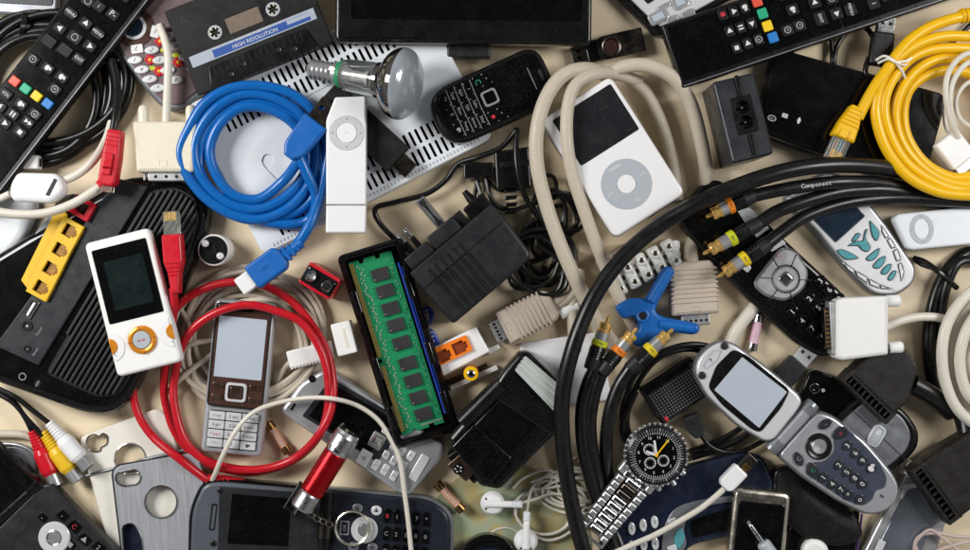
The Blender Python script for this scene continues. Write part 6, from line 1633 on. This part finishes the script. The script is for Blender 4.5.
for px, py, s_ in ((824, 478, '1'), (833, 484.5, '4'), (842, 490, '7'), (849.5, 495.5, '*'), (839.5, 465.5, '2'), (847.5, 472.5, '5'), (855.5, 478.5, '8'), (863, 484.5, '0'), (848, 446, '3'), (856, 453.5, '6'), (863.5, 461, '9'), (872, 468.5, '#'), (860, 500, 'o')):
    key(kp, f, px, py, 11.5, 9, 18.8, 20.6, 'slate', s_, 7.5, 'print_white', 'e', bev=1)
b = MB(f); b.prism(ell(1.2, 2.4, 10, *f.l(883, 497)), 18, 18.6, 'print_dark'); b.build('microphone_hole', kp)

# ------------------------------------------------------------------ dotted black charger with its leads
f = Fr(677, 391, 0, 33, 28)
t = thing('travel_charger', 'small black charger with a dotted face and coiled thin lead', 'charger', f)
b = MB(f); b.prism(rpoly([(-31, -22), (31, -22), (31, 22), (-31, 22)], 4), 0, 24, 'gloss_black', 3, 2); b.build('body', t)
b = MB(f); b.prism(rr(56, 33, 2, 0, -4), 24, 25, 'matte_black', 0.4)
for i in range(17):
    for j in range(10): b.prism(ell(0.8, None, 6, -25 + i * 3.1, -17.5 + j * 3.0), 25, 25.5, 'silver_dark', 0.1, seg=1)
b.build('dotted_panel', t)
b = MB(f); q0 = f.l(668, 421); b.prism(rr(3, 5, 1, q0[0], q0[1] + 2), 22, 25.6, 'red_plastic', 0.5); b.build('red_mark', t)
b = MB(f)
b.tube([(628, 440, 8), (622, 418, 10), (626, 396, 14), (636, 374, 20), (655, 356, 26), (680, 346, 26), (702, 345, 22), (725, 352, 14)], 3, 'rubber_black')
b.tube([(634, 446, 8), (627, 425, 8), (630, 402, 10), (642, 376, 14), (662, 356, 20), (690, 349, 16), (715, 356, 10)], 3, 'rubber_black')
b.tube([(636, 392, 20), (628, 410, 16), (622, 430, 14), (632, 448, 10), (650, 456, 6)], 3, 'rubber_black')
b.tube([(690, 452, 4), (712, 444, 6), (735, 432, 8), (752, 418, 8)], 3, 'rubber_black'); b.tube([(692, 458, 4), (716, 450, 6), (742, 438, 8), (758, 422, 8)], 3, 'rubber_black')
b.tube([(702, 436, 14), (710, 446, 14), (725, 452, 12), (745, 450, 10), (765, 440, 8)], 2.6, 'rubber_black'); b.build('cable', t)
fp = Fr(695, 425, 12, 20, 24)
b = MB(fp); b.prism(rpoly([(-8, 10), (8, 10), (8, -6), (4, -14), (-4, -14), (-8, -6)], 2), 0, 11, 'charcoal', 1.5); b.box(0, 2, 12, 0.8, 11, 11.4, 'matte_black', 0.2, 0); b.box(0, 5, 12, 0.8, 11, 11.4, 'matte_black', 0.2, 0); b.build('small_plug', t)

# ------------------------------------------------------------------ navy phone
f = Fr(690, 510, 0, 20, 16)
t = thing('mobile_phone', 'navy blue mobile phone with silver oval keys under the wristwatch', 'mobile phone', f)
b = MB(f); b.prism(rpoly(f.ls([(600, 520), (640, 487), (688, 466), (744, 452), (764, 456), (776, 486), (768, 514), (736, 536), (690, 546), (672, 575), (600, 580)]), 10), 0, 16, 'navy', 4, 3); b.build('body', t)
b = MB(f); o_ = smooth_loop(f.ls([(662, 540), (666, 522), (676, 508), (700, 500), (730, 496), (760, 492), (762, 497), (728, 502), (704, 507), (688, 516), (684, 530), (686, 545), (676, 556), (664, 556)]), 4)
b.prism(ccw(o_), 16, 18, 'silver_dark', 1); b.build('silver_band', t)
b = MB(f); b.prism(ell(5, 10, 22, *f.l(679, 538), -30), 18, 19, 'teal_key', 0.5); b.build('navigation_key', t)
key(t, f, 672, 522, 9, 8, 18, 19.4, 'silver_white', '/', 6, 'print_dark', r=1.5); key(t, f, 672, 549, 9, 8, 18, 19.4, 'silver_white', '', 6, 'print_dark', r=1.5)
for px, py, s_ in ((631.5, 528.5, '1'), (643, 525, '2'), (654.5, 522, '3'), (632, 547, '4'), (643.5, 544.5, '5'), (655, 543.5, '6')):
    key(t, f, px, py, 7.5, 13, 16, 18.4, 'silver_white', s_, 5, 'print_dark', 'e', bev=1, rot=-15)
b = MB(f); b.prism(rpoly(f.ls([(690, 520), (758, 500), (764, 505), (758, 515), (730, 530), (692, 538)]), 4), 16, 17, 'gloss_black', 0.4); b.build('screen', t)

# ------------------------------------------------------------------ white usb cable
f = Fr(735, 478, 22)
t = thing('usb_cable', 'white cable with a metal ended plug crossing the navy phone', 'data cable', f)
b = MB(f); b.tube([(724, 489, 30), (714, 498, 30), (700, 509, 28), (680, 521, 26), (655, 535, 24), (630, 546, 22), (600, 560, 20)], 3, 'white_cable', 10); b.build('cable', t)
fp = Fr(735, 478, 22, -44, 36)
b = MB(fp); b.prism(rpoly([(-8.5, 11), (8.5, 11), (8.5, -11), (5, -15), (-5, -15), (-8.5, -11)], 2), 0, 13, 'white_gloss', 2, 2); b.build('plug_body', t)
b = MB(fp); b.prism(rr(13, 18, 0.8, 0, 19), 2.5, 10, 'steel_dark', 0.6); b.prism(rr(3, 16, 0.3, -5.6, 19), 10, 10.3, 'chrome'); b.prism(rr(8, 8, 0.3, 2, 15), 10, 10.2, 'brass'); b.build('metal_plug', t)

# ------------------------------------------------------------------ gold edged player and audio jack
f = Fr(758, 548, 12, -6, 30)
t = thing('media_player', 'small black glass media player with a pale gold edge', 'music player', f)
b = MB(f); b.prism(rpoly([(-29, -60), (29, -60), (29, 58), (-29, 58)], 9), 0, 16, 'pale_gold', 5, 4, seg=4); b.build('body', t)
b = MB(f); b.prism(rpoly([(-23.5, -58), (23.5, -58), (23.5, 45), (-23.5, 45)], [3, 3, 4, 4]), 16, 17.2, 'lcd_black', 0.8); b.build('screen', t)
f = Fr(758, 536, 32, 35, 36)
t = thing('audio_jack', 'chrome audio jack with a grey grip resting on the player', 'audio jack', f)
b = MB(f); b.lathe([(18, 1, 'chrome'), (16.5, 2.6, 'chrome'), (14, 1.8, 'chrome'), (13, 2.5, 'chrome'), (8, 2.5, 'satin_black'), (7.4, 2.6, 'chrome'), (2, 2.6, 'satin_black'), (1.2, 2.7, 'chrome'), (-10, 2.7, 'chrome')], 0, 0, 3, 'y', 16); b.build('metal_tip', t)
b = MB(f); b.lathe([(-8, 5.5, 'wheel_grey'), (-10, 7, 'wheel_grey'), (-30, 7.4, 'wheel_grey')], 0, 0, 4, 'y', 18); b.build('grip', t)

# ------------------------------------------------------------------ wristwatch
f = Fr(657, 456, 18, -38, 40)
t = thing('wristwatch', 'steel wristwatch with a black dial and yellow second hand', 'wristwatch', f)
b = MB(f); b.lathe([(2, 26, 'steel'), (8, 31.5, 'steel'), (15, 31.5, 'chrome'), (17, 30, 'satin_black'), (19, 27, 'gloss_black'), (19.4, 24.6, 'steel'), (18, 24, 'steel'), (17.2, 23.4, 'lcd_black'), (17.2, 0.3, 'lcd_black')], 0, 0, 0, 'z', 56)
b.build('case', t)
b = MB(f)
for k in range(60):
    a = R(6 * k); w_ = 1.3 if k % 5 == 0 else 0.6
    b.box(26 * math.cos(a), 26 * math.sin(a), 1.9 if k % 5 else 3, w_, 19.0, 19.6, 'print_grey', 0.1, 0, math.degrees(a))
b.build('bezel_scale', t)
b = MB(f)
for k in range(60):
    a = R(6 * k); b.box(22 * math.cos(a), 22 * math.sin(a), 1.8, 0.55, 17.2, 17.6, 'print_white', 0.1, 0, math.degrees(a))
for k in range(12):
    a = R(90 - 30 * k)
    b.text(str(k if k else 12), 18 * math.cos(a), 18 * math.sin(a), 17.6, 4.2, 'print_white', 38)
for x_, y_ in ((-9, 0), (9, 0), (0, -10)):
    b.ring(5.4, 0.45, 17.4, 'print_white', x_, y_, 24, 5)
    for k in range(12): b.box(x_ + 4.2 * math.cos(R(30 * k)), y_ + 4.2 * math.sin(R(30 * k)), 1.2, 0.4, 17.2, 17.6, 'print_white', 0.1, 0, 30 * k)
b.build('dial', t)
for a, L_, w_, m_ in ((52, 20, 1.4, 'yellow_cable'), (98, 15, 2.2, 'print_white'), (160, 11, 2.6, 'print_white')):
    b = MB(f); a -= f.rot * -1 + 0 if False else 0
    aa = a + 38
    b.box(L_ / 2 * math.cos(R(aa)), L_ / 2 * math.sin(R(aa)), L_, w_, 18, 18.6, m_, 0.3, 0.1, aa); b.build('hand', t)
b = MB(f); b.prism(ell(1.8, None, 16), 18, 19.2, 'yellow_cable', 0.3); b.build('hand_pivot', t)
b = MB(f)
for k in range(36): b.box(31.6 * math.cos(R(10 * k)), 31.6 * math.sin(R(10 * k)), 2, 2.2, 11, 16.5, 'steel', 0.5, 0.5, 10 * k)
b.build('bezel_edge', t)
for a, l_ in ((-20, 7), (-46, 7), (4, 6)):
    b = MB(f); b.lathe([(30, 3, 'steel'), (30 + l_, 3, 'chrome'), (31 + l_, 2, 'chrome')], 0, 0, 8, 'x', 14, a); b.build('crown', t)
for s_ in (-1, 1):
    b = MB(f); b.prism(rr(8, 16, 2, s_ * 17, -28), 3, 14, 'steel', 2); b.build('lug', t)
b = MB(f); b.prism(rr(27, 8, 1.5, 0, -33), 6, 14, 'chrome', 1.5); b.build('end_link', t)
for k in range(9):
    y_ = -41 - k * 7.4; w_ = 38 - k * 0.4; dz = 3 - k * 0.7
    for j, (x_, ww, m_) in enumerate(((-w_ * 0.37, w_ * 0.25, 'steel'), (0, w_ * 0.46, 'chrome' if k not in (1, 2) else 'steel_dark'), (w_ * 0.37, w_ * 0.25, 'steel'))):
        b = MB(f); b.prism(rr(ww - 0.8, 6.9, 1.2, x_, y_ + (3.4 if j == 1 else 0)), 5 + dz, 13 + dz, m_, 2.2, seg=3); b.build('bracelet_link', t)
b = MB(f); b.plate(rr(35, 12, 1.5, 0, -104), [rr(31, 6, 1, 0, -104)], 0, 7, 'steel', None, 1); b.build('clasp', t)
